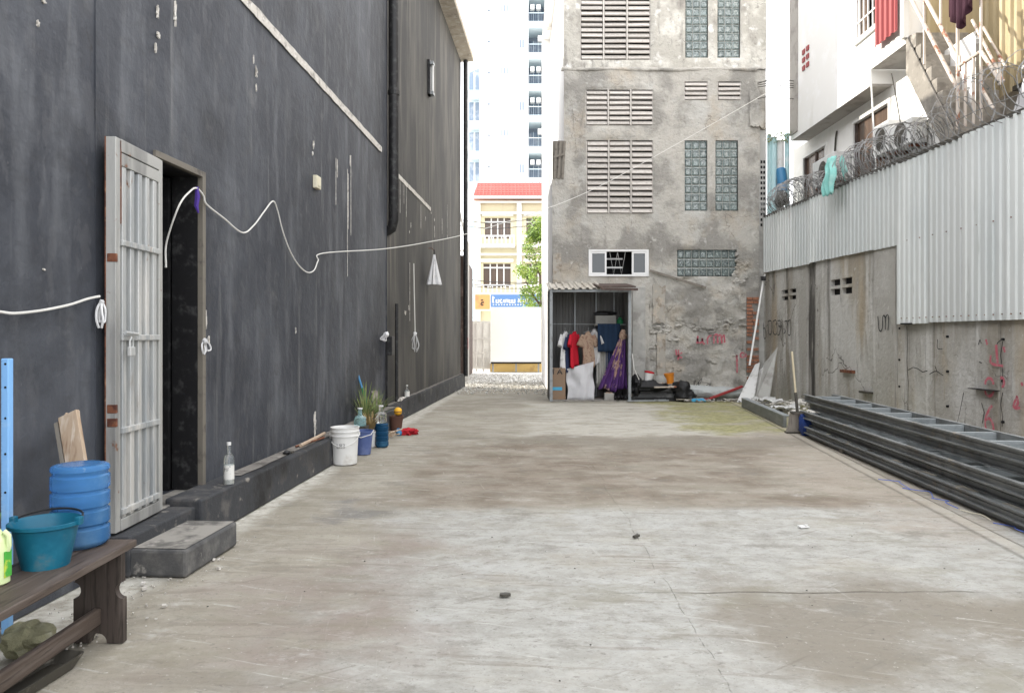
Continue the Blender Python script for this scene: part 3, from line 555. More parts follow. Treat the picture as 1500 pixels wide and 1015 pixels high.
# drain pipes
Y = 11.72; mb = MB(); mb.tube([(.055, Y - LB0, 10), (.055, Y - LB0, 3.22), (.02, Y - LB0 + .02, 3.1), (-.08, Y - LB0 + .04, 3.05)], .082, 14)
p = mb.build('downpipe', m_black_plastic, lb, smooth=True)
for z in (5.2, 7.4): MB().lathe([(.093, 0), (.093, .07)], (.055, Y - LB0, z), 14, True, True).build('pipe_collar', m_black_plastic, p)
MB().tube([(.09, YE - LB0 - .05, .3), (.09, YE - LB0 - .05, TOP - .02)], .065, 10).build('downpipe', m_black_plastic, lb, smooth=True)
a = hit(FL, 581, 445); b = hit(FL, 581, 592); MB().tube([(0, a.y - LB0, .31), (0, a.y - LB0, a.z)], .028, 8).build('conduit', m_black_plastic, lb, smooth=True)
a = hit(FL, 564, 520); MB().tube([(.02, YJ - .05 - LB0, .3), (.02, YJ - .05 - LB0, a.z + .0)], .018, 6).build('conduit', m_black_plastic, lb)
a = hit(FL, 567, 504); MB().bx(.0, .10, a.y - LB0 - .10, a.y - LB0 + .10, a.z - .17, a.z + .12).build('meter_box', m_black_plastic, lb, bevel=.01)

# step in front of the door
st = thing('door_step', 'worn concrete block step below the dark doorway', 'step', Fm=FL, loc=(.24, 4.66, 0))
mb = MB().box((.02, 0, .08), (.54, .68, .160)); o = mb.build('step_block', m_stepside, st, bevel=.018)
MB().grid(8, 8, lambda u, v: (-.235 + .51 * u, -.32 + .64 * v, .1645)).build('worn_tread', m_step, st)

# metal door leaf
pn = Vector((-2.335, 4.30, 0)); pf = Vector((-2.345, 4.90, 0)); d = pf - pn; W_ = d.length
dl = thing('metal_door_leaf', 'open pale ribbed steel door swung back beside the dark doorway', 'door', loc=(pf.x, pf.y, 0), rz=math.atan2(-d.x, d.y))
# local: y from -W_ (free edge) to 0 (hinge), x outward, z
z0, z1 = .25, 2.56
fo = MB(); fo.bx(-.03, .03, -W_, -W_ + .055, z0, z1); fo.build('stile', m_galv_frame, dl, bevel=.004)
MB().bx(-.03, .03, -.05, 0, z0, z1).build('stile', m_galv_frame, dl, bevel=.004)
MB().bx(-.028, .034, -W_ + .057, -.052, z1 - .075, z1).build('rail', m_galv_frame, dl, bevel=.004)
MB().bx(-.028, .030, -W_ + .057, -.052, z1 - .155, z1 - .08).build('rail', m_galv_frame, dl, bevel=.004)
MB().bx(-.028, .034, -W_ + .057, -.052, z0, z0 + .07).build('rail', m_galv_frame, dl, bevel=.004)
ya, yb = -W_ + .058, -.053; nr = 5; pw = (yb - ya) / nr; prof = []
for i in range(nr):
    y = ya + i * pw; prof += [(y, -.040), (y + pw * .30, -.040), (y + pw * .33, .026), (y + pw * .66, .026), (y + pw * .69, -.040)]
prof.append((yb, -.012)); k = len(prof); mb = MB(); mb.add([(x, y, z) for y, x in prof for z in (z0 + .07, z1 - .155)], [(2 * i, 2 * i + 2, 2 * i + 3, 2 * i + 1) for i in range(k - 1)])
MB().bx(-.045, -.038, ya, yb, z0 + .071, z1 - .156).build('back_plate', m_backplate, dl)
for i in range(nr):
    y = ya + i * pw; vs = [(-.037, y + pw * .20), (.026, y + pw * .30), (.026, y + pw * .76), (-.037, y + pw * .86)]
    MB().prism(vs, lambda u, v, d: (u, v, d), z0 + .071, z1 - .156).build('rib', m_galv, dl, bevel=.004)
for zz in (1.95, 1.39, .84, .36):
    for i in range(nr): MB().bx(.012, .042, ya + i * pw + pw * .52 - .047, ya + i * pw + pw * .52 + .045, zz - .017, zz + .017).build('cross_bar', m_galv, dl, bevel=.003)
for zz in (1.86, .98, .90): MB().bx(-.02, .034, -W_ - .004, -W_ + .018, zz - .03, zz + .02).build('rust_patch', m_rust, dl, bevel=.004)
MB().bx(-.032, -.026, -W_ - .003, -W_ + .002, z0, z1).build('rusty_edge', m_rust, dl)
MB().bx(.0, .033, -W_ + .0555, -W_ + .060, z1 - .5, z1 - .01).build('rusty_edge', m_rust, dl)
for zz in (2.2, .7): MB().tube([(0, .012, zz - .05), (0, .012, zz + .05)], .014, 8).build('hinge', m_rust, dl)
MB().tube([(.06, -W_ + .05, 1.42), (.06, -W_ + .20, 1.41)], .010, 8).build('bolt', m_galv, dl)
pdl = thing('padlock', 'small grey padlock hanging from the bolt of the ribbed metal door', 'padlock', loc=(pn.x + .07, pn.y + .10, 1.28))
MB().bx(-.012, .012, -.028, .028, 0, .055).build('lock_body', m_galv, pdl, bevel=.005)
MB().tube([(0, -.018, .05), (0, -.018, .09), (0, 0, .112), (0, .018, .09), (0, .018, .05)], .005, 8).build('shackle', m_galv, pdl, smooth=True)

# small fixtures on the dark wall
a = hit(FL, 461, 267); t = thing('wall_socket_box', 'small beige plastic box on the charcoal wall', 'wall box', Fm=FL, loc=(0, a.y, a.z))
MB().bx(0, .05, -.07, .07, -.075, .065).build('casing', m_beige_box, t, bevel=.008); MB().bx(.05, .056, -.05, .05, -.05, .045).build('cover', m_beige_box, t, bevel=.003)
a = hit(FL, 631, 90); b = hit(FL, 631, 140); t = thing('tube_light_fitting', 'slim upright lamp bracket high on the dark wall beyond the downpipe', 'lamp', Fm=FL, loc=(-.05, a.y, b.z))
h = a.z - b.z; MB().bx(0, .05, -.11, .11, 0, h).build('backing', m_black_plastic, t); MB().tube([(.09, 0, .05), (.09, 0, h - .05)], .028, 10).build('tube', m_whiteplastic, t, smooth=True)
for z in (.03, h - .06): MB().bx(0, .12, -.09, .09, z - .03, z + .03).build('end_cap', m_shedpost, t)

# cables
ca = [hit(FL, 0 - 60, 452, .03), hit(FL, 0, 457, .03), hit(FL, 22, 459, .05), hit(FL, 60, 455, .04), hit(FL, 100, 447, .05), hit(FL, 128, 438, .04), hit(FL, 146, 434, .06)]
o = MB().tube([FL @ p for p in catmull(ca)], .0070, 6).build('wall_cable', m_white_cable, smooth=True); tag(o, 'white cable sagging across the dark wall to the left of the metal door', 'cable')
cb = [P(243, 392, 5.15), P(244, 355, 5.2)] + [hit(FL, x, y, .035) for x, y in [(262, 302), (278, 281), (288, 276), (298, 287), (303, 300), (328, 320), (355, 341), (372, 330), (387, 310), (400, 295), (407, 310), (414, 338), (425, 368), (437, 388), (450, 399), (460, 396), (466, 382), (474, 371)]]
cb = [p if i < 2 else FL @ p for i, p in enumerate(cb)]
cb += [P(560, 365, 9.9), P(620, 356, 11.2), P(690, 341, 12.4), P(800, 306, 13.4), P(870, 277, 14.0), P(940, 240, 14.5), P(1040, 184, 15.0), P(1150, 121, 15.4)]
o = MB().tube(catmull(cb), .0068, 6).build('long_cable', m_white_cable, smooth=True); tag(o, 'long white cable looping from the doorway across the yard and up right', 'cable')
a = hit(FL, 288, 278, .03); t = thing('purple_tie', 'short purple tie holding the white cable above the doorway', 'cord', Fm=FL, loc=a)
MB().tube([(0, 0, .02), (.004, .006, -.05), (0, -.004, -.12), (.01, .008, -.17)], [.012, .020, .017, .006], 6).build('tail', m_purple, t, smooth=True)
MB().tube([(0, -.01, 0), (.012, 0, .012), (0, .01, 0)], .007, 6).build('loop', m_purple, t)
def knot(name, label, px, py, L, r, mat, off=.03, cat='string'):
    a = hit(FL, px, py, off); t = thing(name, label, cat, Fm=FL, loc=a)
    mb = MB()
    for k in range(7):
        x, y = R(-r, r), R(-r, r); mb.tube(catmull([(0, 0, 0), (x, y, -L * .3), (x * 1.3 + R(-r, r) * .5, y * 1.4, -L * .65), (x * .6, y * .6, -L * R(.7, 1))], 4), .0065, 5)
    mb.build('strands', mat, t, smooth=True); b = MB(); blob(b, (0, 0, -.01), r * .7, seed=px); b.build('knot', mat, t, smooth=True); return t
knot('string_bundle', 'white string bundle on the dark wall to the right of the meter box', 608, 488, .36, .05, m_whitecloth, off=.0)
knot('plastic_bag_scrap', 'white bag scrap beside the free edge of the metal door', 149, 440, .17, .02, m_whitecloth, off=.05, cat='bag')
knot('string_scrap', 'white string knotted to the right jamb of the dark doorway', 300, 498, .11, .03, m_whitecloth)
knot('cloth_scrap', 'white rag draped over the black meter box', 566, 489, .12, .06, m_whitecloth, off=.08, cat='rag')
a = hit(FL, 606, 386, -.0); b = hit(FL, 608, 486, -.0)
o = MB().tube([FL @ Vector((.0, a.y, a.z)), FL @ Vector((.0, b.y, b.z))], .010, 6).build('wall_string', m_white_cable); tag(o, 'thin pale cord hanging down to the string bundle', 'cord')
a = hit(FL, 629, 366, -.0); b = hit(FL, 631, 418, -.0); t = thing('hanging_umbrella', 'closed white umbrella hanging on the dark wall by its tip', 'umbrella', Fm=FL, loc=(.1, a.y, b.z))
H = a.z - b.z; mb = MB()
def umb(u, v):
    r = (.018 + .115 * (1 - v) ** 1.1) * (1 + .22 * math.cos(u * 2 * math.pi * 8)); t_ = u * 2 * math.pi
    return (r * math.cos(t_), r * math.sin(t_), v * (H - .10))
mb.grid(32, 8, umb).build('canopy', m_whitecloth, t, smooth=True); MB().tube([(0, 0, H - .12), (0, 0, H)], .010, 6).build('shaft', m_black_plastic, t)
MB().tube([(0, 0, H - .02), (-.05, 0, H + .03), (-.12, 0, H + .03)], .006, 6).build('hook', m_rust, t)

# =====================================================================  GREY CONCRETE BUILDING (centre)
GY = 17.0; gs = GY / F
def gx(px): return (px - CX) * gs
def gz(py): return EYE + (HY - py) * gs
gb = thing('concrete_building', 'narrow bare grey concrete building with louvre vents behind the yard', 'building', loc=(0, GY, 0))
louv = {'A': (850, 953, -24, 88, 3, 14), 'B': (858, 957, 132, 184, 3, 7), 'C': (859, 957, 206, 313, 3, 13), 'D': (1002, 1037, 120, 147, 1, 4), 'E': (1051, 1086, 120, 147, 1, 4)}
glas = {'F': (1004, 1037, -25, 85, 3, 9), 'G': (1051, 1084, -25, 85, 3, 9), 'H': (1003, 1036, 206, 309, 3, 8), 'I': (1048, 1081, 206, 309, 3, 8), 'J': (992, 1079, 366, 405, 8, 3)}
holes = []
def hole(q): return (gx(q[0]), gx(q[1]), gz(q[3]), gz(q[2]))
for q in list(louv.values()) + list(glas.values()): holes.append(hole(q))
win = (gx(862), gx(950), gz(405), gz(366)); holes.append(win)
ZS = gz(102)
def plast(x, z):
    h = .018 * fbm(x * 1.1, z * 1.1, 2.0) + .006 * fbm(x * 6, z * 6, 5.0)
    k = mnoise.noise(Vector((x * .7, z * .55, 7.7)))
    h += .022 * (1 / (1 + math.exp(-(k - .08) * 60)))       # raised render coats with broken edges
    if gx(950) < x < gx(1112) and z < gz(402):              # exposed rough block work low on the right
        q = mnoise.noise(Vector((x * 1.5, z * 1.5, 1.2))); q2 = mnoise.noise(Vector((x * 3.1, z * 4.2, 6.2))); h += .05 * fbm(x * 3.2, z * 3.2, 9.0) - .045 + .03 * (1 / (1 + math.exp(-q * 50))) + .022 * (1 / (1 + math.exp(-q2 * 60)))
    return h
gf = lambda u, v, d: (u, -d, v)
mb = MB(); gridwall(mb, gx(809), gx(1112), 0, gz(262), holes, .07, gf, plast, rev=.10)
gridwall(mb, gx(826), gx(1113), gz(262), ZS, holes, .07, gf, plast, rev=.10)
gridwall(mb, gx(1111), gx(1122), gz(190), ZS, [], .1, gf, plast)
mb.build('wall', m_plaster, gb, smooth=True)
mb = MB(); gridwall(mb, gx(825), gx(1122), ZS, 10.6, holes, .07, gf, lambda x, z: .012 + .012 * fbm(x, z, 3.0) + .018 / (1 + math.exp(-(mnoise.noise(Vector((x * .8, z * .6, 2.7)))) * 50)), rev=.10)
mb.build('upper_wall', m_plaster_top, gb, smooth=True)
def ledf(u, v):
    x = gx(822) + (gx(1108) - gx(822)) * u; a_ = math.pi * v
    return (x, -(.035 + .02 * fbm(x * 3, 1.0)) * math.sin(a_) - .005, ZS + (.045 + .02 * fbm(x * 2, 4.0)) * math.cos(a_) + .015 * fbm(x * 1.2, 9.0))
MB().grid(160, 6, ledf).build('ledge', m_plaster, gb, smooth=True)
# side walls and body
mb = MB(); mb.add([(gx(809), 0, 0), (gx(809), 6, 0), (gx(809), 6, gz(262)), (gx(809), 0, gz(262))], [(0, 1, 2, 3)]); mb.add([(gx(809), 0, gz(262)), (gx(809), 6, gz(262)), (gx(826), 6, gz(262)), (gx(826), 0, gz(262))], [(0, 1, 2, 3)])
mb.add([(gx(826), 0, gz(262)), (gx(826), 6, gz(262)), (gx(826), 6, 10.6), (gx(826), 0, 10.6)], [(0, 1, 2, 3)])
mb.add([(gx(1122), 0, 0), (gx(1122), 6, 0), (gx(1122), 6, 10.6), (gx(1122), 0, 10.6)], [(0, 1, 2, 3)]); mb.add([(gx(809), 6, 0), (gx(1122), 6, 0), (gx(1122), 6, 10.6), (gx(809), 6, 10.6)], [(0, 1, 2, 3)])
mb.add([(gx(809), 0, 10.6), (gx(1122), 0, 10.6), (gx(1122), 6, 10.6), (gx(809), 6, 10.6)], [(0, 1, 2, 3)])
mb.build('side_wall', m_sidewhite, gb)
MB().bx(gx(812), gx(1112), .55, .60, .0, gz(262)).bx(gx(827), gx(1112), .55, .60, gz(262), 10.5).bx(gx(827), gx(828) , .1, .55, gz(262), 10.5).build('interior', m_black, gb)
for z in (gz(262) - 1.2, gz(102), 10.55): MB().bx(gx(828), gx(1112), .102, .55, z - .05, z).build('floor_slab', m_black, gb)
# weathered timber in the left notch
mb = MB(); mb.bx(gx(810), gx(826), .02, .30, gz(262), gz(206))
fr = mb.build('notch_infill', m_greywood, gb)
for x in (812, 818, 824): MB().bar((gx(x), .0, gz(262)), (gx(x) + .05, .0, gz(207)), .05, .05).build('batten', m_greywood, fr)
MB().bar((gx(811), -.02, gz(231)), (gx(827), -.02, gz(226)), .04, .05).build('batten', m_greywood, fr)
# pierced strip on the right edge
mb = MB(); mb.bx(gx(1111), gx(1123), .03, .25, 0, gz(190)); pv = mb.build('edge_pier', m_plaster_smooth, gb)
hs_ = Piece('vent_hole', unit(), m_black)
for i in range(13):
    for k in range(2): hs_.put(pv, (gx(1116 + k * 4), .028, gz(237 + i * 7.7)), (0, 0, 0), (.040, .012, .062))
# louvres: each slat a piece
slat = Piece('louvre_slat', unit(), m_slat, bevel=.006); mull = Piece('louvre_post', unit(), m_slat, bevel=.006)
for nme, q in louv.items():
    x0, x1, z0_, z1_ = hole(q); nc, nr_ = q[4], q[5]; cw = (x1 - x0) / nc; rh = (z1_ - z0_) / nr_
    for c in range(nc):
        for r in range(nr_):
            slat.put(gb, (x0 + cw * (c + .5) + R(-.004, .004), .018 + R(-.006, .006), z0_ + rh * (r + .5) + R(-.004, .004)), (math.radians(-33 + R(-4, 4)), R(-.012, .012), 0), (cw - .055, .028, rh * .86))
        if c: mull.put(gb, (x0 + cw * c, .03, (z0_ + z1_) / 2), (0, 0, 0), (.035, .09, z1_ - z0_))
    mull.put(gb, (x0 + .008, .045, (z0_ + z1_) / 2), (0, 0, 0), (.022, .07, z1_ - z0_)); mull.put(gb, (x1 - .008, .045, (z0_ + z1_) / 2), (0, 0, 0), (.022, .07, z1_ - z0_))
def gblock():
    mb = MB(); o_ = [(-.5, -.2, -.5), (.5, -.2, -.5), (.5, -.2, .5), (-.5, -.2, .5)]; i_ = [(x * .70, -.5, z * .70) for x, y, z in o_]; j_ = [(x * .56, -.25, z * .56) for x, y, z in o_]; b_ = [(x, .5, z) for x, y, z in o_]
    mb.add(b_ + o_ + i_ + j_, [(4 * L + q, 4 * L + (q + 1) % 4, 4 * L + 4 + (q + 1) % 4, 4 * L + 4 + q) for L in range(3) for q in range(4)] + [(12, 13, 14, 15)]); return mb
gbk = Piece('glass_block', gblock(), m_gblock); gbl = Piece('glass_block', gblock(), m_gblock_low)
for nme, q in glas.items():
    x0, x1, z0_, z1_ = hole(q); nc, nr_ = q[4], q[5]; cw = (x1 - x0) / nc; rh = (z1_ - z0_) / nr_
    MB().bx(x0, x1, .045, .10, z0_, z1_).build('block_mortar', m_joint, gb)
    for c in range(nc):
        for r in range(nr_):
            (gbl if nme == 'J' else gbk).put(gb, (x0 + cw * (c + .5), .045, z0_ + rh * (r + .5)), (R(-.02, .02), R(-.015, .015), R(-.02, .02)), (cw * .92, .06, rh * .92))
# white sliding window
x0, x1, z0_, z1_ = win; wf = MB(); w = .035
wf.bx(x0, x1, -.03, .06, z0_, z0_ + w * 1.2).bx(x0, x1, -.03, .06, z1_ - w * 1.2, z1_).bx(x0, x0 + w * 1.4, -.03, .06, z0_ + w * 1.2, z1_ - w * 1.2).bx(x1 - w * 1.4, x1, -.03, .06, z0_ + w * 1.2, z1_ - w * 1.2)
wf = wf.build('window', m_whiteframe, gb, bevel=.004)
wd = x1 - x0
def sash(a, b, y, glass=True):
    a = x0 + wd * a; b = x0 + wd * b; s = MB(); t = .042; zz0, zz1 = z0_ + .045, z1_ - .045
    s.bx(a, b, y - .02, y + .02, zz0, zz0 + t).bx(a, b, y - .02, y + .02, zz1 - t, zz1).bx(a, a + t, y - .02, y + .02, zz0 + t, zz1 - t).bx(b - t, b, y - .02, y + .02, zz0 + t, zz1 - t)
    s.build('sash', m_whiteframe, wf, bevel=.003)
    if glass: MB().bx(a + t, b - t, y - .004, y + .004, zz0 + t, zz1 - t).build('pane', m_darkglass, wf)
sash(.03, .30, .0); sash(.72, .97, .0)
for zz in (.35, .68): MB().bx(x0 + wd * .31, x0 + wd * .60, .30, .33, z0_ + (z1_ - z0_) * zz, z0_ + (z1_ - z0_) * zz + .035).build('inner_strip', m_whiteframe, wf)
mb = MB()
for i in range(2):
    a = x0 + wd * (.36 + .13 * i); mb.tube([(a, .05, z1_ - .05), (a + wd * .065, .05, z0_ + .05), (a + wd * .13, .05, z1_ - .05)], .005, 5)
mb.build('grille', m_whiteframe, wf)
# render pier, patches, ridge and timber bar at low right
MB().bx(gx(926), gx(945), -.05, .02, 0, gz(420)).build('smooth_pier', m_plaster_smooth, gb, bevel=.01)
def patch(name, px0, px1, py0, py1, m, d=.03, seed=0):
    poly = []; n = 48; cx, cz = (gx(px0) + gx(px1)) / 2, (gz(py0) + gz(py1)) / 2; w, h = (gx(px1) - gx(px0)) / 2, (gz(py0) - gz(py1)) / 2
    for i in range(n):
        t = 2 * math.pi * i / n; c, s = math.cos(t), math.sin(t); k = 1 / max(abs(c), abs(s)); k *= 1 + .16 * fbm(c * 2.5, s * 2.5, seed)
        poly.append((cx + w * c * k, cz + h * s * k))
    return MB().prism(poly, lambda u, v, q: (u, -q, v), .01, d).build(name, m, gb)
patch('clay_patch', 956, 974, 419, 473, m_beige_patch, .045, 1); patch('clay_patch', 962, 974, 489, 560, m_beige_patch, .055, 4); patch('clay_patch', 810, 822, 372, 415, m_beige_patch, .03, 6)

patch('render_patch', 1097, 1118, 133, 188, m_plaster, .07, 12)
# ragged lumps of broken render
lm = MB()
for i in range(95):
    px = R(952, 1094); py = 478 + R(-7, 7) + 6 * math.sin(px * .08) if i < 50 else R(425, 570)
    blob(lm, (gx(px), R(-.02, .01), gz(py)), R(.02, .06), seed=i, sq=(1.5, .6, .7), n=7, amp=.4)
for i in range(26): blob(lm, (gx(R(1074, 1096)), -.01, gz(R(372, 425))), R(.02, .06), seed=i, sq=(1.3, .6, 1), n=7, amp=.4)
lm.build('broken_render', m_plaster, gb, kind='stuff')
# exposed bricks at the right edge
bk = Piece('brick', unit(), m_brick, bevel=.004)
MB().bx(gx(1093), gx(1111), -.015, .02, gz(578), gz(428)).build('brick_bed', m_mortar, gb)
for r in range(27):
    z = gz(575) + r * .083
    if 10 < r < 14 and rnd.random() < .75: continue
    for c in range(2):
        wv = .15 + R(-.01, .01); xx = gx(1093) + .005 + (c * .155 if r % 2 else c * .125 + .0); ww = .14 if (r + c) % 2 else .115
        if rnd.random() < .1: continue
        bk.put(gb, (xx + ww / 2, -.028 + R(-.012, .012), z), (R(-.03, .03), R(-.03, .03), R(-.04, .04)), (ww, .06, .062))
o = MB().bar((gx(951), -.09, gz(397)), (gx(1033), -.07, gz(422)), .045, .05).build('timber_batten', m_greywood); o.location.y = GY; tag(o, 'thin timber batten slanting down the grey wall beside the white window', 'batten')
wpt = lambda px, py: Vector((gx(px), GY, gz(py)))
red = [arc(1024, 497, 3.5, 5, 200, -20), [(1021, 492), (1020, 503)], [(1027, 496), (1029, 504)], [(1030, 503), (1031, 504)], [(1035, 504), (1035, 496), (1038, 492), (1041, 492)],
       [(1044, 503), (1045, 492), (1049, 490), (1050, 503)], [(1050, 494), (1054, 490), (1056, 503)], [(1056, 495), (1059, 491), (1060, 502)], [(993, 512), (992, 527)], [(998, 516), (992, 521), (998, 524)], [(989, 512), (990, 520)],
       [(1078, 520), (1078, 546)], arc(1086, 520, 3, 3.5, 0, 330), [(1091, 518), (1091, 523)], [(1078, 520), (1076, 524)]]
tg = thing('red_graffiti', 'faded red spray marks on the rough grey wall above the junk', 'graffiti', loc=(0, GY, 0))
marks('painted_mark', red, lambda x, y: Vector((gx(x), 0, gz(y))), .036, .085, (0, -1, 0), m_redpaint, tg)

# =====================================================================  LEAN-TO SHED
SY = 15.8; ss = SY / F
def sx(px): return (px - CX) * ss
def sz(py): return EYE + (HY - py) * ss
sh = thing('lean_to_shed', 'small corrugated metal lean-to with an open front full of laundry', 'shed', loc=(0, SY, 0))
def corr(mb, p0, du, dv, L, Hh, pitch, depth, nrm, trap=.5):
    """corrugated sheet: ribs run along dv; du across"""
    p0 = Vector(p0); du = Vector(du); dv = Vector(dv); nrm = Vector(nrm); x = 0; pts = []
    while x < L - 1e-6:
        for f_, d_ in ((0, 0), (.28, 0), (.40, 1), (.68, 1), (.80, 0)):
            if x + f_ * pitch <= L: pts.append((x + f_ * pitch, d_ * depth))
        x += pitch
    pts.append((L, 0)); vs = []
    for a, d_ in pts: vs += [p0 + du * a + nrm * d_, p0 + du * a + nrm * d_ + dv * Hh]
    return mb.add(vs, [(2 * i, 2 * i + 2, 2 * i + 3, 2 * i + 1) for i in range(len(pts) - 1)])
for a, b in ((805, 809.5), (920, 924.5)): MB().bx(sx(a), sx(b), -.03, .03, 0, sz(424)).build('post', m_shedpost, sh, bevel=.006)
MB().bx(sx(809.5) + .001, sx(920) - .001, -.025, .025, sz(428), sz(424)).build('lintel', m_shedpost, sh, bevel=.005)
for px in (847, 880, 908): MB().bx(sx(px), sx(px) + .03, 1.0, 1.03, 0, sz(424)).build('stud', m_shedpost, sh)
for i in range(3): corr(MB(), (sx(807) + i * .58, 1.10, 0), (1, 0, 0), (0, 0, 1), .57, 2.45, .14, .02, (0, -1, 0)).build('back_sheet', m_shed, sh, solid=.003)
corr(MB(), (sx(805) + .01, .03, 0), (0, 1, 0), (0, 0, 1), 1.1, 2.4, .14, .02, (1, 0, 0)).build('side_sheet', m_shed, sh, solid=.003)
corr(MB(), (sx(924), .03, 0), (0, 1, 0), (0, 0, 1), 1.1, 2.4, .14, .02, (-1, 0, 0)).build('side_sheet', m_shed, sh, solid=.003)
for i in range(2):
    v = Vector((0, 1.30, .22)); corr(MB(), (sx(803) + i * .60, -.10, sz(424.5) + .01 * i), (1, 0, 0), v.normalized(), .60, v.length, .15, .03, (0, -.15, 1)).build('roof_sheet', m_roofsheet, sh, solid=.004)
v = Vector((0, 1.25, .16)); MB().bar((sx(902), -.20, sz(421)), (sx(902), 1.05, sz(421) + .14), .80, .03).build('awning_board', m_awning, sh, bevel=.004)
MB().bar((sx(878), -.215, sz(424)), (sx(932), -.215, sz(425)), .02, .05).build('awning_edge', m_awning, sh)
MB().bx(sx(806), sx(925), -.02, 1.1, .0, .02).build('floor_slab', m_step, sh)
# =====================================================================  RIGHT BOUNDARY WALL AND SHEET FENCE
ZB_A, ZB_B, ZT = 2.83, 1.60, 4.10
def ry(px): return hit(FR, px, 500).y
RW0 = 12.0
rw = thing('boundary_wall', 'stained grey concrete boundary wall along the right of the yard', 'wall', Fm=FR, loc=(0, RW0, 0))
rfn = lambda u, v, d: (-d, u - RW0, v)
edges = [(17.1, ry(1139), .0), (ry(1139), ry(1183), .015), (ry(1183), ry(1196), -.02), (ry(1196), ry(1283), .02), (ry(1283), ry(1316), .045), (ry(1316), ry(1328), .02),
         (ry(1328), ry(1356), -.005), (ry(1356), ry(1380), .0), (ry(1380), ry(1432), .008), (ry(1432), ry(1466), .024), (ry(1466), ry(1484), .005), (ry(1484), 7.8, .015), (7.8, 6.4, .0), (6.4, 4.9, .015), (4.9, 3.3, .0), (3.3, -2, .01)]
vents = []
for (pa, pb, pt, pbm) in ((1145, 1168, 424, 443), (1217, 1251, 409, 436)):
    ya, yb = ry(pb), ry(pa); za = hit(FR, pa, pbm).z; zb = hit(FR, pa, pt).z; h_ = (zb - za); w_ = yb - ya
    for i in range(2):
        for k in range(2): vents.append((ya + w_ * (.5 * i) + .03, ya + w_ * (.5 * i + .5) - .03, za + h_ * .5 * k + .035, za + h_ * .5 * k + h_ * .5 - .02))
for i, (b1, a1, off) in enumerate(edges):
    hs_l = [v_ for v_ in vents if a1 <= v_[0] and v_[1] <= b1]
    top = ZB_A + .06
    # holes spanning panels: keep those inside
    mb = MB(); gridwall(mb, a1 + .006, b1 - .006, 0, top, hs_l, .16, lambda u, v, d, off=off: (-d - off, u - RW0, v), lambda u, v: .008 * fbm(u * 2.2, v * 1.6, 4.0) , rev=.09)
    mb.add([(-off, a1 + .006 - RW0, 0), (-off, a1 + .006 - RW0, top), (.06, a1 + .006 - RW0, top), (.06, a1 + .006 - RW0, 0)], [(0, 1, 2, 3)])
    mb.add([(-off, b1 - .006 - RW0, 0), (-off, b1 - .006 - RW0, top), (.06, b1 - .006 - RW0, top), (.06, b1 - .006 - RW0, 0)], [(0, 1, 2, 3)])
    mb.build('concrete_panel', m_blackstain if i == 2 else m_rwall, rw, smooth=True)
MB().bx(.061, .16, -2 - RW0, 17.1 - RW0, 0, ZB_A + .05).build('wall_core', m_black, rw)
def rbox(name, px0, px1, py0, py1, d, m, off=.0):
    a = hit(FR, px0, py0); b = hit(FR, px1, py1); return MB().bx(-off, -off - d, a.y - RW0, b.y - RW0, min(a.z, b.z), max(a.z, b.z)).build(name, m, rw, bevel=.004)
rbox('ledge_bracket', 1430, 1467, 568, 573, .10, m_black, .02); rbox('ledge_bracket', 1237, 1255, 541, 547, .07, m_rust, .02); rbox('ledge_bracket', 1266, 1281, 572, 577, .08, m_tray, .02)
for px, ys in ((1318, (481, 527, 566)), (1388, (493, 544, 595)), (1469, (497, 558, 618))):
    for py in ys:
        a = hit(FR, px, py, -.02); MB().tube([(.0, a.y - RW0, a.z), (-.034, a.y - RW0, a.z)], .017, 8).build('bolt_hole', m_black, rw)
def rp(px, py): return Vector(hit(FR, px, py, -.048))
def crack(pts): return ribbons([pts], lambda x, y: rp(x, y) + Vector((.016, -RW0, 0)), .012, .0, (-1, 0, 0)).build('wall_crack', m_black, rw)
crack([(1329, 542), (1336, 538), (1343, 540), (1350, 545), (1357, 543)]); crack([(1360, 548), (1367, 544), (1371, 544), (1380, 550)]); crack([(1371, 544), (1368, 536)])
crack([(1436, 590), (1440, 604), (1437, 620)]); crack([(1467, 575), (1464, 592), (1467, 610), (1466, 625)]); crack([(1467, 500), (1464, 520), (1467, 545), (1466, 566)])
crack([(1327, 478), (1328, 500), (1327, 530), (1329, 560), (1328, 608)]); crack([(1410, 575), (1405, 600), (1400, 622)])
grf = thing('red_graffiti', 'red spray numerals including a 6 and a 4 on the right concrete wall', 'graffiti', Fm=FR, loc=(0, 9, 0))
rg = lambda x, y: rp(x, y) + Vector((0, -9, 0))
six = [[(1454, 594), (1449, 601), (1445, 612), (1444, 622), (1447, 632), (1452, 635), (1456, 630), (1455, 620), (1450, 613), (1445, 614)], [(1452, 520), (1453, 532), (1470, 536)], [(1460, 505), (1462, 532)],
       arc(1450, 563, 6, 9, 180, 360), arc(1450, 572, 6, 8, 0, 180), [(1471, 508), (1473, 516)], [(1466, 553), (1471, 555), (1471, 565), (1468, 566)], [(1491, 580), (1486, 592), (1486, 598)], [(1490, 580), (1492, 590), (1488, 598), (1495, 597)], [(1497, 560), (1499, 565)], [(1445, 497), (1447, 505)]]
marks('painted_mark', six, rg, .036, .008, (-1, 0, 0), m_redpaint, grf)
grb = thing('black_graffiti', 'black curling letter sprayed below the sheet fence on the right wall', 'graffiti', Fm=FR, loc=(0, 9, 0))
ms = [[(1287, 463), (1288, 475), (1289, 483), (1292, 485), (1294, 478), (1294, 466), (1296, 462), (1298, 467), (1298, 483)], [(1298, 466), (1301, 461), (1303, 466), (1302, 484)]]
marks('painted_mark', ms, rg, .022, .014, (-1, 0, 0), m_blackpaint, grb)
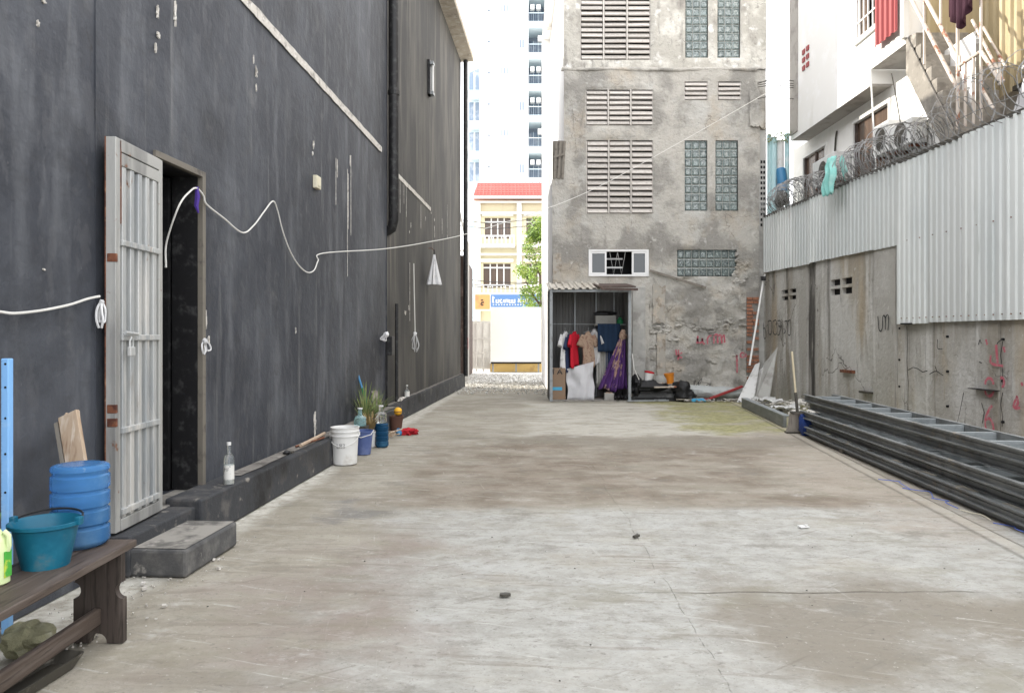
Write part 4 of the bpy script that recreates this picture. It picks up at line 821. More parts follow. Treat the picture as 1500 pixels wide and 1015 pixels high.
ms = [[(1438, 503), (1436, 498), (1434, 505)], [(1462, 526), (1461, 505), (1466, 499), (1469, 497)], [(1451, 520), (1452, 530)], [(1435, 530), (1439, 532)], [(1374, 497), (1374, 510), (1381, 511)]]
marks('painted_mark', ms, rg, .014, .006, (-1, 0, 0), m_blackpaint, grb)
gnum = thing('number_graffiti', 'row of narrow black sprayed numerals near the far end of the right wall', 'graffiti', Fm=FR, loc=(0, 15, 0))
nm = [[(1115, 473), (1115, 492)], [(1118, 471), (1119, 494), (1122, 494), (1121, 482), (1118, 481)], [(1125, 471), (1130, 471), (1130, 488), (1126, 488), (1125, 471)], [(1132, 471), (1137, 470), (1138, 488), (1133, 488), (1132, 471)],
      [(1139, 470), (1143, 471), (1142, 489), (1139, 490)], [(1140, 478), (1143, 478)], [(1145, 471), (1146, 484), (1145, 499)], [(1149, 471), (1153, 471), (1151, 484), (1148, 489)], [(1154, 471), (1158, 470), (1158, 489), (1154, 489), (1154, 471)]]
marks('painted_mark', nm, lambda x, y: rp(x, y) + Vector((.0, -15, 0)), .024, .0, (-1, 0, 0), m_blackpaint, gnum)

fn = thing('sheet_fence', 'tall pale zinc corrugated sheet fence above the right concrete wall', 'fence', Fm=FR, loc=(-.06, 12, ZB_B))
y = 16.95; i = 0
yAB = ry(1320)
while y > -1.5:
    w_ = .78; lo = ZB_A + .0 if y - w_ > yAB - .3 else ZB_B
    if lo > 2 and y - w_ < yAB + .02: w_ = y - yAB
    off = -.010 * (i % 2) + R(-.003, .003)
    corr(MB(), (off, y - 12, lo - ZB_B + R(-.02, .012)), (0, -1, 0), (0, 0, 1), w_ + .03, ZT - lo + R(-.02, .03), .130, .020, (-1, 0, 0)).build('zinc_sheet', m_fsheet, fn, solid=.002)
    y -= w_; i += 1
MB().bx(-.012, .045, -13.5, 4.95, ZT - ZB_B - .02, ZT - ZB_B + .035).build('top_rail', m_tray, fn)
nails = MB()
for k in range(70):
    yy = 11.4 - k * .156; nails.box((-.03, yy - 12, .07), (.012, .014, .014)); 
    if k % 2: nails.box((-.03, yy - 12, 1.25), (.012, .014, .014))
nails.build('screw_heads', m_rust, fn, kind='stuff')
MB().bx(-.04, -.02, ry(1345) - 12, ry(1328) - 12, -.025, -.005).build('edge_flashing', m_black, fn)

# razor wire
rz = thing('razor_wire_coil', 'tangled razor wire coil running along the top of the pale sheet fence', 'razor wire', Fm=FR, loc=(0, 12, ZT))
mb = MB(); barb = MB()
for strand in range(2):
    pts = []; y = 16.9 if strand == 0 else 16.3; a = strand * 2.0
    while y > 5.0:
        dens = .0072 if y > 12.0 else (.0105 if y > 10.6 else .021)
        r = (.25 + .06 * math.sin(y * 2.1 + strand) + .05 * fbm(y * 1.3, strand)) * (1.0 if y > 12 else 1.28)
        if y > 16.3: r *= .8
        jx = .05 * fbm(y * 2, 5 + strand); jz = .04 * fbm(y * 2.2, 8)
        pts.append(Vector((jx + r * math.cos(a), y - 12 + .05 * math.sin(a * .5 + 1) + .03 * fbm(a * .3, 2.0), r * .88 + jz + r * math.sin(a))))
        if len(pts) % 3 == 0 and len(pts) > 2:
            p = pts[-1]; d = (pts[-1] - pts[-2]).normalized(); q = Vector((R(-1, 1), R(-1, 1), R(-1, 1))); q = (q - d * q.dot(d)).normalized()
            barb.add([p - d * .018 + q * .016, p + d * .018 + q * .016, p + d * .006, p - d * .006, p - d * .018 - q * .016, p + d * .018 - q * .016], [(0, 1, 2, 3), (4, 3, 2, 5)])
        a += math.radians(24); y -= dens * (24 / 24) * .95
    mb.tube(pts, .0055, 4)
mb.build('coil', m_razor, rz); barb.build('barbs', m_razor, rz, kind='stuff')
mb = MB()
for k in range(2):
    mb.tube(catmull([(R(-.02, .02), y - 12, .04 + .22 * k + R(-.03, .03)) for y in [16.8 - q for q in range(0, 12)]], 3), .006, 4)
mb.build('tie_wires', m_razor, rz)
tc = thing('teal_rag', 'ragged faded teal cloth snagged on the razor wire, hanging over the fence', 'cloth', Fm=FR, loc=(-.12, ry(1241), 0))
def rag(u, v):
    w = .10 + .12 * (1 - abs(v - .6) * 1.2); z = 4.62 - .70 * v; f = .04 * math.sin(u * 14 + v * 3)
    return (-.10 + f - .12 * math.sin(v * 1.8), (u - .5) * w * 2 + .05 * fbm(v * 3, 1.0) + (.12 * (1 - v)), z - .06 * (fbm(u * 9, 3.0)) * v)
MB().grid(20, 14, rag).build('drape', m_tealcloth, tc, smooth=True, solid=.004)
def rag2(u, v): return (-.05 + .03 * math.sin(u * 9), -.10 - .16 * v + .10 * (u - .5), 4.58 - .34 * v + .05 * math.sin(u * 6) - .1 * u)
MB().grid(12, 8, rag2).build('drape', m_tealcloth, tc, smooth=True, solid=.004)

# =====================================================================  WHITE HOUSE (right)
XU, XL = 6.50, 6.90
def hy(px, X): return X * F / (px - CX)
def hz(py, Y): return EYE + (HY - py) / F * Y
wh = thing('white_house', 'white two-storey house with overhanging upper floor behind the fence', 'house', loc=(XL, 15, 0))
def W3(x, y, z): return (x - XL, y - 15, z)
YF, YNH = 17.25, 12.2
mb = MB(); uwin = (13.08, 13.94, 6.95, 8.6)
gridwall(mb, 13.44, YF, 5.93, 11.5, [(13.44, 13.94, 6.95, 8.6)], 1.0, lambda u, v, d: W3(XU - d, u, v), rev=.14); gridwall(mb, YNH, 13.44, 6.22, 11.5, [(13.08, 13.44, 6.95, 8.6)], 1.0, lambda u, v, d: W3(XU - d, u, v), rev=.14)
mb.add([W3(XU, YF, 6.0), W3(XU, YF, 11.5), W3(11.5, YF, 11.5), W3(11.5, YF, 6.0)], [(0, 1, 2, 3)]); mb.add([W3(XU, YNH, 6.3), W3(XU, YNH, 11.5), W3(11.5, YNH, 11.5), W3(11.5, YNH, 6.3)], [(0, 1, 2, 3)])
mb.add([W3(XU, YNH, 11.5), W3(XU, YF, 11.5), W3(11.5, YF, 11.5), W3(11.5, YNH, 11.5)], [(0, 1, 2, 3)]); mb.build('upper_wall', m_cream_wall, wh)
MB().box((XU - .012 - XL, YF - .23 - 15, 8.9), (.03, .44, 5.7)).build('corner_column', m_soffitgrey, wh)
sb = MB(); sb.box((XU + 2.215 - XL, 15.35 - 15, 5.975), (4.4, 3.79, .08)); sb.build('overhang_slab', m_soffitgrey, wh, bevel=.01)
MB().box((XU + 1.215 - XL, 12.82 - 15, 6.265), (2.4, 1.2, .08)).build('overhang_slab', m_soffitgrey, wh, bevel=.01)
lw = [(hy(1210, XL), hy(1178, XL), 4.25, 5.58), (hy(1303, XL), hy(1252, XL), 4.25, 5.66)]
mb = MB(); gridwall(mb, 11.0, 18.15, 0, 5.94, lw, 1.2, lambda u, v, d: W3(XL - d, u, v), rev=.10); mb.add([W3(XL, 18.15, 0), W3(XL, 18.15, 6), W3(11, 18.15, 6), W3(11, 18.15, 0)], [(0, 1, 2, 3)])
mb.build('lower_wall', m_cream_wall, wh)
MB().box((-.04, 13.46 - 15, 6.10), (.7, .04, .24)).build('step_fascia', m_cream_wall, wh)
for (a, b, c, d) in lw:
    f = MB(); t = .07
    for (p, q, r_, s_) in ((a - t, b + t, d, d + t), (a - t, b + t, c - t, c), (a - t, a, c, d), (b, b + t, c, d)): f.bx(-.035, .02, p - 15, q - 15, r_, s_)
    f = f.build('window', m_creamwhite, wh, bevel=.004); MB().bx(.05, .06, a - 15, b - 15, c, d).build('pane', m_curtain, f)
    MB().bx(.02, .05, (a + b) / 2 - 15 - .03, (a + b) / 2 - 15 + .03, c, d).build('mullion', m_awning, f)
    for yy in (a + .02, b - .02): MB().bx(.01, .05, yy - 15 - .02, yy - 15 + .02, c, d).build('mullion', m_awning, f)
a, b, c, d = uwin; f = MB(); dx = XU - XL
f.bx(dx - .05, dx + .02, a - .03 - 15, b + .03 - 15, c - .09, c); f = f.build('window', m_creamwhite, wh, bevel=.004); MB().bx(dx + .08, dx + .09, a - 15, b - 15, c, d).build('pane', m_curtain, f)
for i in range(5): yy = a + (b - a) * (i + .5) / 5; MB().bx(dx + .0, dx + .025, yy - .012 - 15, yy + .012 - 15, c, d).build('window_bar', m_creamwhite, f)
for zz in (7.25, 7.7, 8.15): MB().bx(dx - .012, dx + .0, a - 15, b - 15, zz, zz + .025).build('window_bar', m_creamwhite, f)
corr(MB(), W3(XU - .09, 13.05, 6.48), (0, -1, 0), (0, 0, 1), .76, 3.2, .17, .035, (-1, 0, 0)).build('red_shutter_sheet', m_redsheet, wh, solid=.003)
MB().box((dx - .02, 12.20 - 15, 9), (.10, .10, 5.4)).build('corner_trim', m_creamwhite, wh)
for k in range(3):
    for q in range(2): MB().box((dx - .01, 16.45 - q * .22 - 15, 7.35 + k * .18), (.03, .13, .10)).build('wall_vent', m_redsheet, wh)
# concrete stair with rails
sr = thing('outdoor_stair', 'steep raw concrete stair with rusty pale rails climbing beside the white house', 'stair', loc=(6.95, 11.5, 4.2))
def T3(x, y, z): return Vector((x - 6.95, y - 11.5, z - 4.2))
nst = 10
for i in range(nst):
    y = 12.1 - .15 * i; z = 6.3 - .235 * i
    MB().bx(6.52 - 6.95, 7.38 - 6.95, y - .16 - 11.5, y - 11.5, z - .235 - 4.2, z - 4.2 - .002).build('stair_tread', m_stairconc, sr, bevel=.012)
p = [(T3(6.5, 12.2, 6.05)), (T3(7.42, 12.2, 6.05)), (T3(7.42, 10.55, 3.45)), (T3(6.5, 10.55, 3.45))]
MB().hexa([T3(6.505, 12.16, 5.75), T3(7.40, 12.16, 5.75), T3(7.40, 10.60, 3.5), T3(6.505, 10.60, 3.5)], [T3(6.505, 12.16, 6.08), T3(7.40, 12.16, 6.08), T3(7.40, 10.60, 3.86), T3(6.505, 10.60, 3.86)]).build('stair_flight', m_stairconc, sr)
MB().hexa([T3(6.485, 12.17, 5.72), T3(6.505, 12.17, 5.72), T3(6.505, 10.60, 3.47), T3(6.485, 10.60, 3.47)], [T3(6.485, 12.17, 6.33), T3(6.505, 12.17, 6.33), T3(6.505, 10.60, 4.02), T3(6.485, 10.60, 4.02)]).build('stair_stringer', m_stairconc, sr)
MB().bx(6.45 - 6.95, 7.5 - 6.95, 9.6 - 11.5, 10.6 - 11.5, 3.72 - 4.2, 3.86 - 4.2).build('landing', m_stairconc, sr)
MB().bx(6.52 - 6.95, 7.4 - 6.95, 12.105 - 11.5, 12.19 - 11.5, 5.95 - 4.2, 6.32 - 4.2).build('head_beam', m_stairconc, sr)
def rail(name, pts, r=.024): return MB().tube([T3(*p) for p in pts], r, 8).build(name, m_rail, sr, smooth=True)
def H3(px, py, X): Yq = hy(px, X); return (X, Yq, hz(py, Yq))
rail('hand_rail', [H3(1325, -20, 6.47), H3(1402, 130, 6.47)], .028); rail('hand_rail', [H3(1348, -16, 6.47), H3(1403, 86, 6.47)], .028)
rail('hand_rail', [H3(1405, 97, 6.47), H3(1437, 76, 6.47)], .026); rail('hand_rail', [H3(1424, 30, 6.9), H3(1470, 120, 6.9)], .022); rail('hand_rail', [H3(1440, 40, 7.2), H3(1474, 100, 7.2)], .02)
rail('hand_rail', [H3(1437, 76, 6.47), H3(1464, 118, 6.47)], .026); rail('hand_rail', [H3(1438, 130, 6.5), H3(1455, 160, 6.5)], .022)
for px, t, b in ((1403, 30, 190), (1414, 92, 186), (1426, 84, 182), (1437, -20, 178), (1354, -20, 95), (1378, -20, 40), (1464, 86, 125), (1406, 82, 105)):
    q = H3(px, t, 6.47); q2 = H3(px, b, 6.47); rail('rail_post', [q, (q[0], q[1], min(q2[2], q[2] - .1))], .020 if px != 1403 else .026)
# wall of yellow sheet and upper bits
yw = thing('mustard_sheet_wall', 'mustard corrugated sheet wall behind the outdoor stair', 'wall', loc=(7.7, 12.1, 0))
for i in range(5): corr(MB(), (0 + .004 * (i % 2), -i * .9, 5.15), (0, -1, 0), (0, 0, 1), .92, 4.6, .20, .04, (-1, 0, 0)).build('mustard_sheet', m_yelsheet, yw, solid=.003)
MB().bx(.05, .15, -4.5, 0, 0, 5.2).build('wall_base', m_stairconc, yw); MB().bx(-.12, -.04, -3.2, -.9, 5.10, 5.17).build('base_rail', m_tray, yw)
MB().bx(-.9, .05, .005, .07, 6.35, 9.6).build('end_panel', m_yelsheet, yw)
mc = thing('maroon_cloth', 'dark maroon cloth hanging from the rail of the outdoor stair', 'cloth', loc=(6.40, 10.50, 5.62))
def mcf(u, v):
    y = .28 - .70 * u; zb = .12 + .36 * abs(u - .42) * 2; return (-.03 + .035 * math.sin(u * 30) * (.3 + v), y, 1.5 - (1.5 - zb) * v)
MB().grid(40, 8, mcf).build('drape', m_maroon, mc, smooth=True, solid=.006)
wt = thing('white_tarp_roof', 'sloping white sheet just above the razor wire beside the stair', 'roof sheet', loc=(7.2, 9.9, 4.2))
MB().hexa([(-.15, .75, -.1), (-.15, -1.6, -.1), (.5, -1.6, -.1), (.5, .5, -.1)], [(-.10, .30, .88), (-.10, -1.6, .88), (.45, -1.6, .90), (.45, .2, .90)]).build('sheet_face', m_sheetwhite, wt)
MB().bx(-.14, .5, -1.6, .34, .895, .93).build('sheet_edge', m_creamwhite, wt)
# air conditioners
def ac(px0, px1, py0, X, label, dz=.55):
    ya, yb = hy(px1, X), hy(px0, X); zt = hz(py0, yb)
    t = thing('air_conditioner', label, 'air conditioner', loc=(X, (ya + yb) / 2, zt - dz), group='air conditioners on the white house'); L = yb - ya
    MB().bx(0, XL - .04 - X, -L / 2, L / 2, 0, dz).build('casing', m_acwhite, t, bevel=.015)
    MB().lathe([(.19, 0), (.20, .012), (.05, .03)], (0, 0, 0), 18, True, True).build('fan_grille', m_tray, t).matrix_local = Matrix.Translation((-.001, 0, dz / 2)) @ Matrix.Rotation(math.radians(-90), 4, 'Y')
    for s_ in (-1, 1): MB().bx(.02, XL - X, s_ * L * .35 - .015, s_ * L * .35 + .015, -.05, -.002).build('bracket', m_rust, t)
ac(1190, 1222, 240, 6.52, 'pale air conditioner box below the farther ground-floor window'); ac(1278, 1301, 188, 6.56, 'air conditioner box below the window nearer the stair'); ac(1304, 1335, 188, 6.60, 'air conditioner box in the razor wire to the right of the nearer window', .42)
tp = thing('thin_pole', 'thin white pole rising from the fence in front of the nearer window', 'pole', loc=(6.45, hy(1283, 6.45), 4.4))
p0 = H3(1283, 208, 6.45); p1 = H3(1275, 98, 6.45); MB().tube([(0, p0[1] - tp.location.y, -.1), (0, p1[1] - tp.location.y, p1[2] - 4.4)], .015, 8).build('pole_shaft', m_creamwhite, tp)
q = [H3(1306, 108, 6.6), H3(1314, 150, 6.6), H3(1320, 187, 6.6)]; o = MB().tube(catmull(q), .010, 5).build('drop_cable', m_tray); tag(o, 'thin dark cable dropping from the overhang to the razor wire', 'cable')
q = [H3(1226, 192, 6.87), H3(1224, 205, 6.87), H3(1222, 238, 6.87)]; o = MB().tube(catmull(q), .02, 6).build('wall_conduit', m_tray); tag(o, 'dark conduit bent down the white wall between the two windows', 'conduit')
# blue pipes by the corner
pp = thing('pipe_cluster', 'cluster of pale blue and green pipes where the grey building meets the white house', 'pipes', loc=(6.15, 17.2, 3))
for px, r, m_, ty in ((1126.5, .045, m_pipegreen, 198), (1133, .075, m_pipegreen, 202), (1143, .085, m_acwhite, 206), (1153, .055, m_pipegreen, 196)):
    x = (px - CX) / F * 17.2 - 6.15; MB().tube([(x, 0, -3), (x, 0, hz(ty, 17.2) - 3)], r, 12).build('pipe', m_, pp, smooth=True)
x = (1143 - CX) / F * 17.2 - 6.15; MB().tube([(x, -.11, 1.75), (x, -.12, 2.0), (x, -.02, 2.25)], .115, 12).build('pipe_elbow', m_pipeteal, pp, smooth=True)
b = MB(); blob(b, (x - .02, -.12, 1.55), .16, 3); b.build('pipe_lagging', m_tray, pp, smooth=True)
lf_ = MB()
for i in range(130):
    c = Vector((R(-.35, .30), R(-.1, .05), 3.05 + R(-.18, .16))); s = R(.02, .05); d1 = Vector((R(-1, 1), R(-1, 1), R(-1, 1))).normalized() * s; d2 = d1.orthogonal().normalized() * s * .6
    lf_.add([c - d1, c + d2, c + d1, c - d2], [(0, 1, 2, 3)])
o = lf_.build('wall_creeper', m_leaf); o.location = (6.15, 17.15, 3); tag(o, 'small green creeper sprouting at the top of the pale blue pipes', 'plant')
for k, (dy, dz) in enumerate(((0, 0), (2, -4), (4, 3), (7, 6), (24, 22))):
    q = [P(1110, 121 + dy, 16.9), P(1135, 119 + dz, 16.2), P(1162, 123 + dz, 17.0), P(1185, 118 + dz, 17.9)]
    o = MB().tube(catmull(q, 4), .009, 5).build('service_wire', m_tray); tag(o, ['second-highest dark wire between the grey building and white house', 'lower wire of the close bunch between the grey building and white house', 'dipping wire crossing the bunch between the grey building and white house', 'wire that starts lowest in the bunch by the grey building', 'single wire well below the bunch between the grey building and white house'][k], 'wire')

# =====================================================================  STEEL LADDER FRAMES
SL = .0875
def lad_x(Y, c): return c + .085 * (Y - 8)
lg = 'steel frames stacked beside the right wall'
def ladder(xf, width, z, ya, yb, sp, label, ch=.10, rung_from=None, rungs=True, fl=.045):
    L = yb - ya; t = thing('steel_frame', label, 'steel frame', loc=(xf, (ya + yb) / 2, z), rz=-math.atan(SL), group=lg)
    def channel(x, sgn):                                   # C section opening outward, lips top and bottom
        prof = [(0, 0), (fl, 0), (fl, .012), (.006, .012), (.006, ch * .42), (.016, ch * .46), (.016, ch * .54), (.006, ch * .58), (.006, ch - .012), (fl, ch - .012), (fl, ch), (0, ch)]
        return MB().prism([(x - sgn * u, v) for u, v in prof], lambda u, v, d: (u, d, v), -L / 2, L / 2)
    channel(.045, 1).build('side_rail', m_steel, t); channel(width - .045, -1).build('side_rail', m_steel, t)
    if rungs:
        n = int(L / sp)
        for i in range(n + 1):
            y = -L / 2 + .08 + i * sp
            if y > L / 2 - .03: break
            o = MB().bx(.048, width - .048, y - .03, y + .03, ch - .032, ch - .008).bx(.048, width - .048, y - .028, y - .020, .01, ch - .033).build('rung', m_steel_lt, t)
    return t
def xat(px, py, z): return G(px, py, z)
tops = [(.455, 3.885, 'topmost steel ladder frame of the stack beside the right wall'), (.36, 3.875, 'second steel ladder frame from the top of the stack')]
YA, YB = 3.2, 10.55
ladder(3.90, .46, .455, YA, YB + .25, .55, 'topmost steel ladder frame with pale rungs in the stack beside the right wall')
ladder(3.925, .47, .352, YA, YB + .1, .62, 'steel frame directly under the topmost ladder frame')
ladder(3.785, .62, .242, YA, YB, .7, 'third steel frame down, jutting out towards the yard', ch=.098)
ladder(3.855, .60, .146, YA + .1, YB + .15, .7, 'fourth steel frame down in the stack, browner and partly in shade', ch=.095)
ladder(3.745, .62, .052, YA - .1, YB - .25, .7, 'lower steel frame resting on the bottom bar', ch=.09)
o = MB().bar((0, -3.3, .025), (0, 3.2, .025), .07, .05).build('floor_bar', m_steel, bevel=.004); o.location = (3.86, 7.0, 0); o.rotation_euler = (0, 0, -math.atan(SL)); tag(o, 'bottom steel bar lying on the concrete under the stacked frames', 'steel bar')
for k, yy in enumerate((5.2, 8.9)):
    o = MB().bx(-.3, .3, -.04, .04, 0, .048).build('timber_sleeper', m_greywood, bevel=.004); o.location = (lad_x(yy, 4.18), yy, 0.001); tag(o, 'timber sleeper under the %s half of the stacked steel frames' % ('near', 'far')[k], 'timber')
for i, (px, py) in enumerate(((1236, 664), (1238, 650), (1332, 676), (1352, 684), (1262, 660))):
    pass
tl = thing('blue_strapping', 'loose blue strapping on the concrete along the foot of the steel frames', 'strap', loc=(3.66, 6, 0)); 
for k in range(5):
    y = -.9 + k * .42; pts = [(R(-.08, .05), y + R(-.1, .1), .006), (R(-.12, .02), y + .15, .03), (R(-.06, .06), y + .3, .008), (R(-.1, .0), y + .42, .006)]
    MB().tube(catmull(pts, 5), .0035, 4).build('strap_strand', m_strap if k != 1 else m_beige_box, tl)

# =====================================================================  JUNK BY THE BACK WALL
def strap_free(): pass
jb = [(922, 1002, 583, 592, .10), (930, 1000, 574, 583, .09), (940, 998, 568, 574, .07), (934, 990, 560, 567, .06)]
zc = 0
for i, (a, b, t, bm, d) in enumerate(jb):
    x0, x1 = sx(a), sx(b); hgt = (.075, .07, .06, .055)[i]
    t_ = thing('black_metal_bar', ['lowest long black metal bar in the pile beside the lean-to', 'second black bar of the pile beside the lean-to', 'third black bar of the pile beside the lean-to', 'top black bar of the pile, under the black bag'][i], 'metal bar', loc=((x0 + x1) / 2, 15.95 + .02 * i, zc), rz=R(-.07, .07), group='black bars piled by the lean-to')
    L = x1 - x0
    for yy in (0, .16): MB().bx(-L / 2, L / 2, yy - .03, yy + .03, .012, hgt - .012).bx(-L / 2, L / 2, yy - .045, yy + .045, 0, .012).bx(-L / 2, L / 2, yy - .045, yy + .045, hgt - .012, hgt).build('bar', m_steeldark if i % 2 else m_black_plastic, t_)
    for q in range(4): MB().bx(-L / 2 + L * (q + .5) / 4 - .02, -L / 2 + L * (q + .5) / 4 + .02, .046, .114, .015, hgt - .02).build('spacer', m_shedpost, t_)
    zc += hgt + .001
bb = thing('black_bag', 'crumpled black bag draped over the pile of black bars', 'bag', loc=(sx(953), 16.05, zc))
def bagf(cx, w, h, seed):
    mb = MB(); blob(mb, (cx, 0, h * .35), 1, seed, (w, .22, h), 20, .22, 2.2); return mb
bagf(0, .42, .13, 2).build('bag_body', m_blackbag, bb, smooth=True); bagf(-.28, .12, .22, 5).build('bag_neck', m_blackbag, bb, smooth=True)
b2_ = thing('black_bag', 'black bag slumped off the right end of the black bars', 'bag', loc=(sx(1000), 15.9, .06)); mb = MB(); blob(mb, (0, 0, .14), 1, 7, (.20, .2, .24), 18, .25, 2); mb.build('bag_body', m_blackbag, b2_, smooth=True); mb = MB(); blob(mb, (.15, -.02, .04), 1, 9, (.16, .15, .12), 14, .25, 2); mb.build('bag_fold', m_blackbag, b2_, smooth=True)
bw = thing('white_bucket', 'small white bucket with red lid tipped on the black bag', 'bucket', loc=(sx(952), 16.1, zc + .09)); bw.rotation_euler = (.0, .18, 0)
MB().lathe([(.075, 0), (.10, .24), (.105, .24), (.105, .26)], n=20).build('bucket_body', m_whiteplastic, bw, smooth=True); MB().lathe([(.109, .24), (.109, .275), (.04, .285)], n=20, cap0=False, cap1=True).build('lid', m_red, bw, smooth=True)
hm = thing('grey_helmet', 'dull grey helmet-like lump between the white and orange buckets', 'helmet', loc=(sx(971), 16.05, zc + .10)); mb = MB(); mb.lathe([(.13, 0), (.135, .06), (.12, .12), (.08, .17), (.02, .19)], n=20); mb.build('shell', m_greyboard, hm, smooth=True); MB().lathe([(.137, .0), (.137, .03), (.13, .03)], n=20, cap0=False).build('rim', m_rail, hm)
ob = thing('orange_bucket', 'small orange tub lying on top of the junk pile', 'tub', loc=(sx(986), 16.1, zc + .10)); ob.rotation_euler = (0, -.12, 0)
MB().lathe([(.08, 0), (.105, .20), (.115, .21), (.115, .225)], n=20).build('tub_body', m_orange, ob, smooth=True); MB().lathe([(.02, .215), (.10, .216)], n=20, cap0=True).build('tub_fill', m_terra, ob)
rl = thing('foam_roll', 'long crumpled grey foam roll lying along the foot of the back wall', 'roll', loc=(sx(1048), 16.25, .0)); 
def rollf(u, v):
    x = -.75 + 1.5 * u; t = v * 2 * math.pi; r = (.16 - .04 * u) * (1 + .12 * fbm(x * 3, math.cos(t) * 2, math.sin(t) * 2)); return (x, r * 1.5 * math.cos(t), r + r * math.sin(t) + .02)
MB().grid(30, 16, rollf).build('roll_body', m_foil, rl, smooth=True)
rbar = thing('red_bar', 'red painted bar leaning low against the foam roll', 'bar', loc=(sx(1065), 16.0, .0)); MB().bar((-.35, -.1, .05), (.42, .1, .30), .06, .05).build('bar', m_redsteel, rbar, bevel=.01)
MB().bar((-.50, -.05, .03), (-.33, -.05, .03), .06, .05).build('bar_end', m_redsteel, rbar)
for px, w, m_, lb_, nm_ in ((1022, .30, m_cyan, 'cyan plastic strip on the ground in front of the foam roll', 'cyan_strip'), (1014, .22, m_rust, 'brown timber offcut just behind the cyan strip', 'timber_offcut')):
    o = MB().bx(-w / 2, w / 2, -.05, .05, 0, .05).bx(-w / 2 + .02, w / 2 - .03, -.03, .03, .05, .065).build(nm_, m_, bevel=.006); o.location = (sx(px), 15.75 + (.15 if m_ is m_rust else 0), .002); tag(o, lb_, 'scrap')
sc = MB()
for i in range(140):
    px = R(1000, 1088); y = R(15.6, 16.4); s = R(.02, .08); sc.box((sx(px), y, R(.01, .05)), (s, s * R(.3, 1), s * R(.1, .4)), rz=R(0, 3), rx=R(-.4, .4))
sc.build('small_rubble', m_debris, kind='stuff')
for k, (px, L, zz, m_, lb_) in enumerate(((948, .9, .0, m_shedpost, 'pale metal strip lying in front of the black bars'), (1008, .55, .03, m_greywood, 'grey timber end poking out at the right of the black bars'), (1034, .8, .0, m_black_plastic, 'thin black rod on the ground before the foam roll'), (975, .5, zc + .02, m_rail, 'short pale rusty strip on top of the black bars'))):
    o = MB().box((0, 0, .02), (L, .05, .03)).box((L * .3, .02, .038), (L * .3, .03, .012), rz=.1).build('loose_strip', m_, bevel=.004); o.location = (sx(px), 15.72 + .03 * k, zz + .002); o.rotation_euler = (0, R(-.03, .0) , R(-.15, .15)); tag(o, lb_, 'scrap')
t = thing('wire_tangle', 'thin dark wires sprouting above the junk at the foot of the grey wall', 'wire', loc=(sx(1030), 16.4, 0))
for k in range(5): x = R(-.5, .5); MB().tube(catmull([(x, 0, .1), (x + R(-.2, .2), -.05, .35), (x + R(-.3, .3), 0, R(.2, .5)), (x + R(-.4, .4), -.05, .12)], 5), .006, 4).build('wire_strand', m_black_plastic, t)
# leaning boards
def lean(name, label, cat, pts, th, mat, back):
    """board from four photo-derived corners: bottom left, bottom right, top right, top left"""
    o = thing(name, label, cat, loc=pts[0]); q = [Vector(p) - Vector(pts[0]) for p in pts]; b = Vector(back) * th
    MB().hexa(q, [p + b for p in q]).build('board', mat, o, bevel=.003); return o
lean('white_board', 'white panel board leaning in the far right corner', 'board', [G(1079, 589), G(1104, 590), P(1113, 531, 16.5), P(1106, 534, 16.55)], .02, m_board, (.3, .8, .1))
lean('white_board', 'narrow white board behind the tall grey board', 'board', [G(1098, 587), G(1113, 588), P(1119, 537, 16.5), P(1111, 543, 16.5)], .02, m_board, (.3, .8, .1))
lean('grey_board', 'tall grey fibre board leaning against the right wall', 'board', [G(1104, 592), G(1126, 593), P(1139, 508, 15.5), P(1119, 533, 15.75)], .02, m_greyboard, (.5, .6, 0))
o = MB().tube([P(1098, 535, 16.1), P(1118, 412, 16.85)], .022, 8).build('white_pipe', m_creamwhite, smooth=True); tag(o, 'thin white pipe leaning in the corner of the grey building', 'pipe')
MB()
cl = thing('corner_cable', 'dark cable clip high in the corner above the leaning white pipe', 'cable clip', loc=P(1118, 408, 16.75)); MB().bx(-.05, .05, -.04, .04, -.05, .05).build('clip_body', m_black_plastic, cl, bevel=.01); MB().tube([(0, 0, 0), (.03, -.04, .09)], .02, 6).build('clip_tail', m_whiteplastic, cl)
bk2 = thing('black_bag', 'black bag stuffed behind the grey board by the right wall', 'bag', loc=G(1136, 582)); mb = MB(); blob(mb, (0, 0, .16), 1, 12, (.22, .2, .26), 18, .25, 2); mb.build('bag_body', m_blackbag, bk2, smooth=True)
# shallow frame with scraps
fp = [G(1088, 596), G(1150, 626)]; ft = thing('grey_channel_beam', 'grey steel channel beam lying on the mossy concrete with scraps behind it', 'beam', loc=fp[0]); d = fp[1] - fp[0]
MB().bar((0, 0, .09), (d.x, d.y, .09), .05, .18).build('web', m_steel, ft, bevel=.006); MB().bar((.03, 0, .176), (d.x + .03, d.y, .176), .11, .012).build('flange', m_steel_lt, ft)
fq = [G(1140, 581), G(1182, 592)]; ft = thing('dark_beam', 'dark steel beam lying along the foot of the right wall', 'beam', loc=fq[0]); d = fq[1] - fq[0]; MB().bar((0, 0, .08), (d.x, d.y, .08), .08, .16).build('web', m_black_plastic, ft, bevel=.006); MB().bar((0, 0, .165), (d.x, d.y, .165), .12, .010).build('flange', m_steel, ft)
sc = MB()
for i in range(120):
    t = rnd.random(); k = rnd.random() ** 1.2; a = G(1096, 594).lerp(G(1165, 618), t); c = a + Vector((.12 + .85 * k, .3 * k, 0)); s = R(.05, .22)
    sc.box((c.x, c.y, R(.02, .13)), (s, s * R(.3, .9), .012), rz=R(0, 3), rx=R(-.35, .35), ry=R(-.35, .35))
sc.build('sheet_scraps', m_debris, kind='stuff')
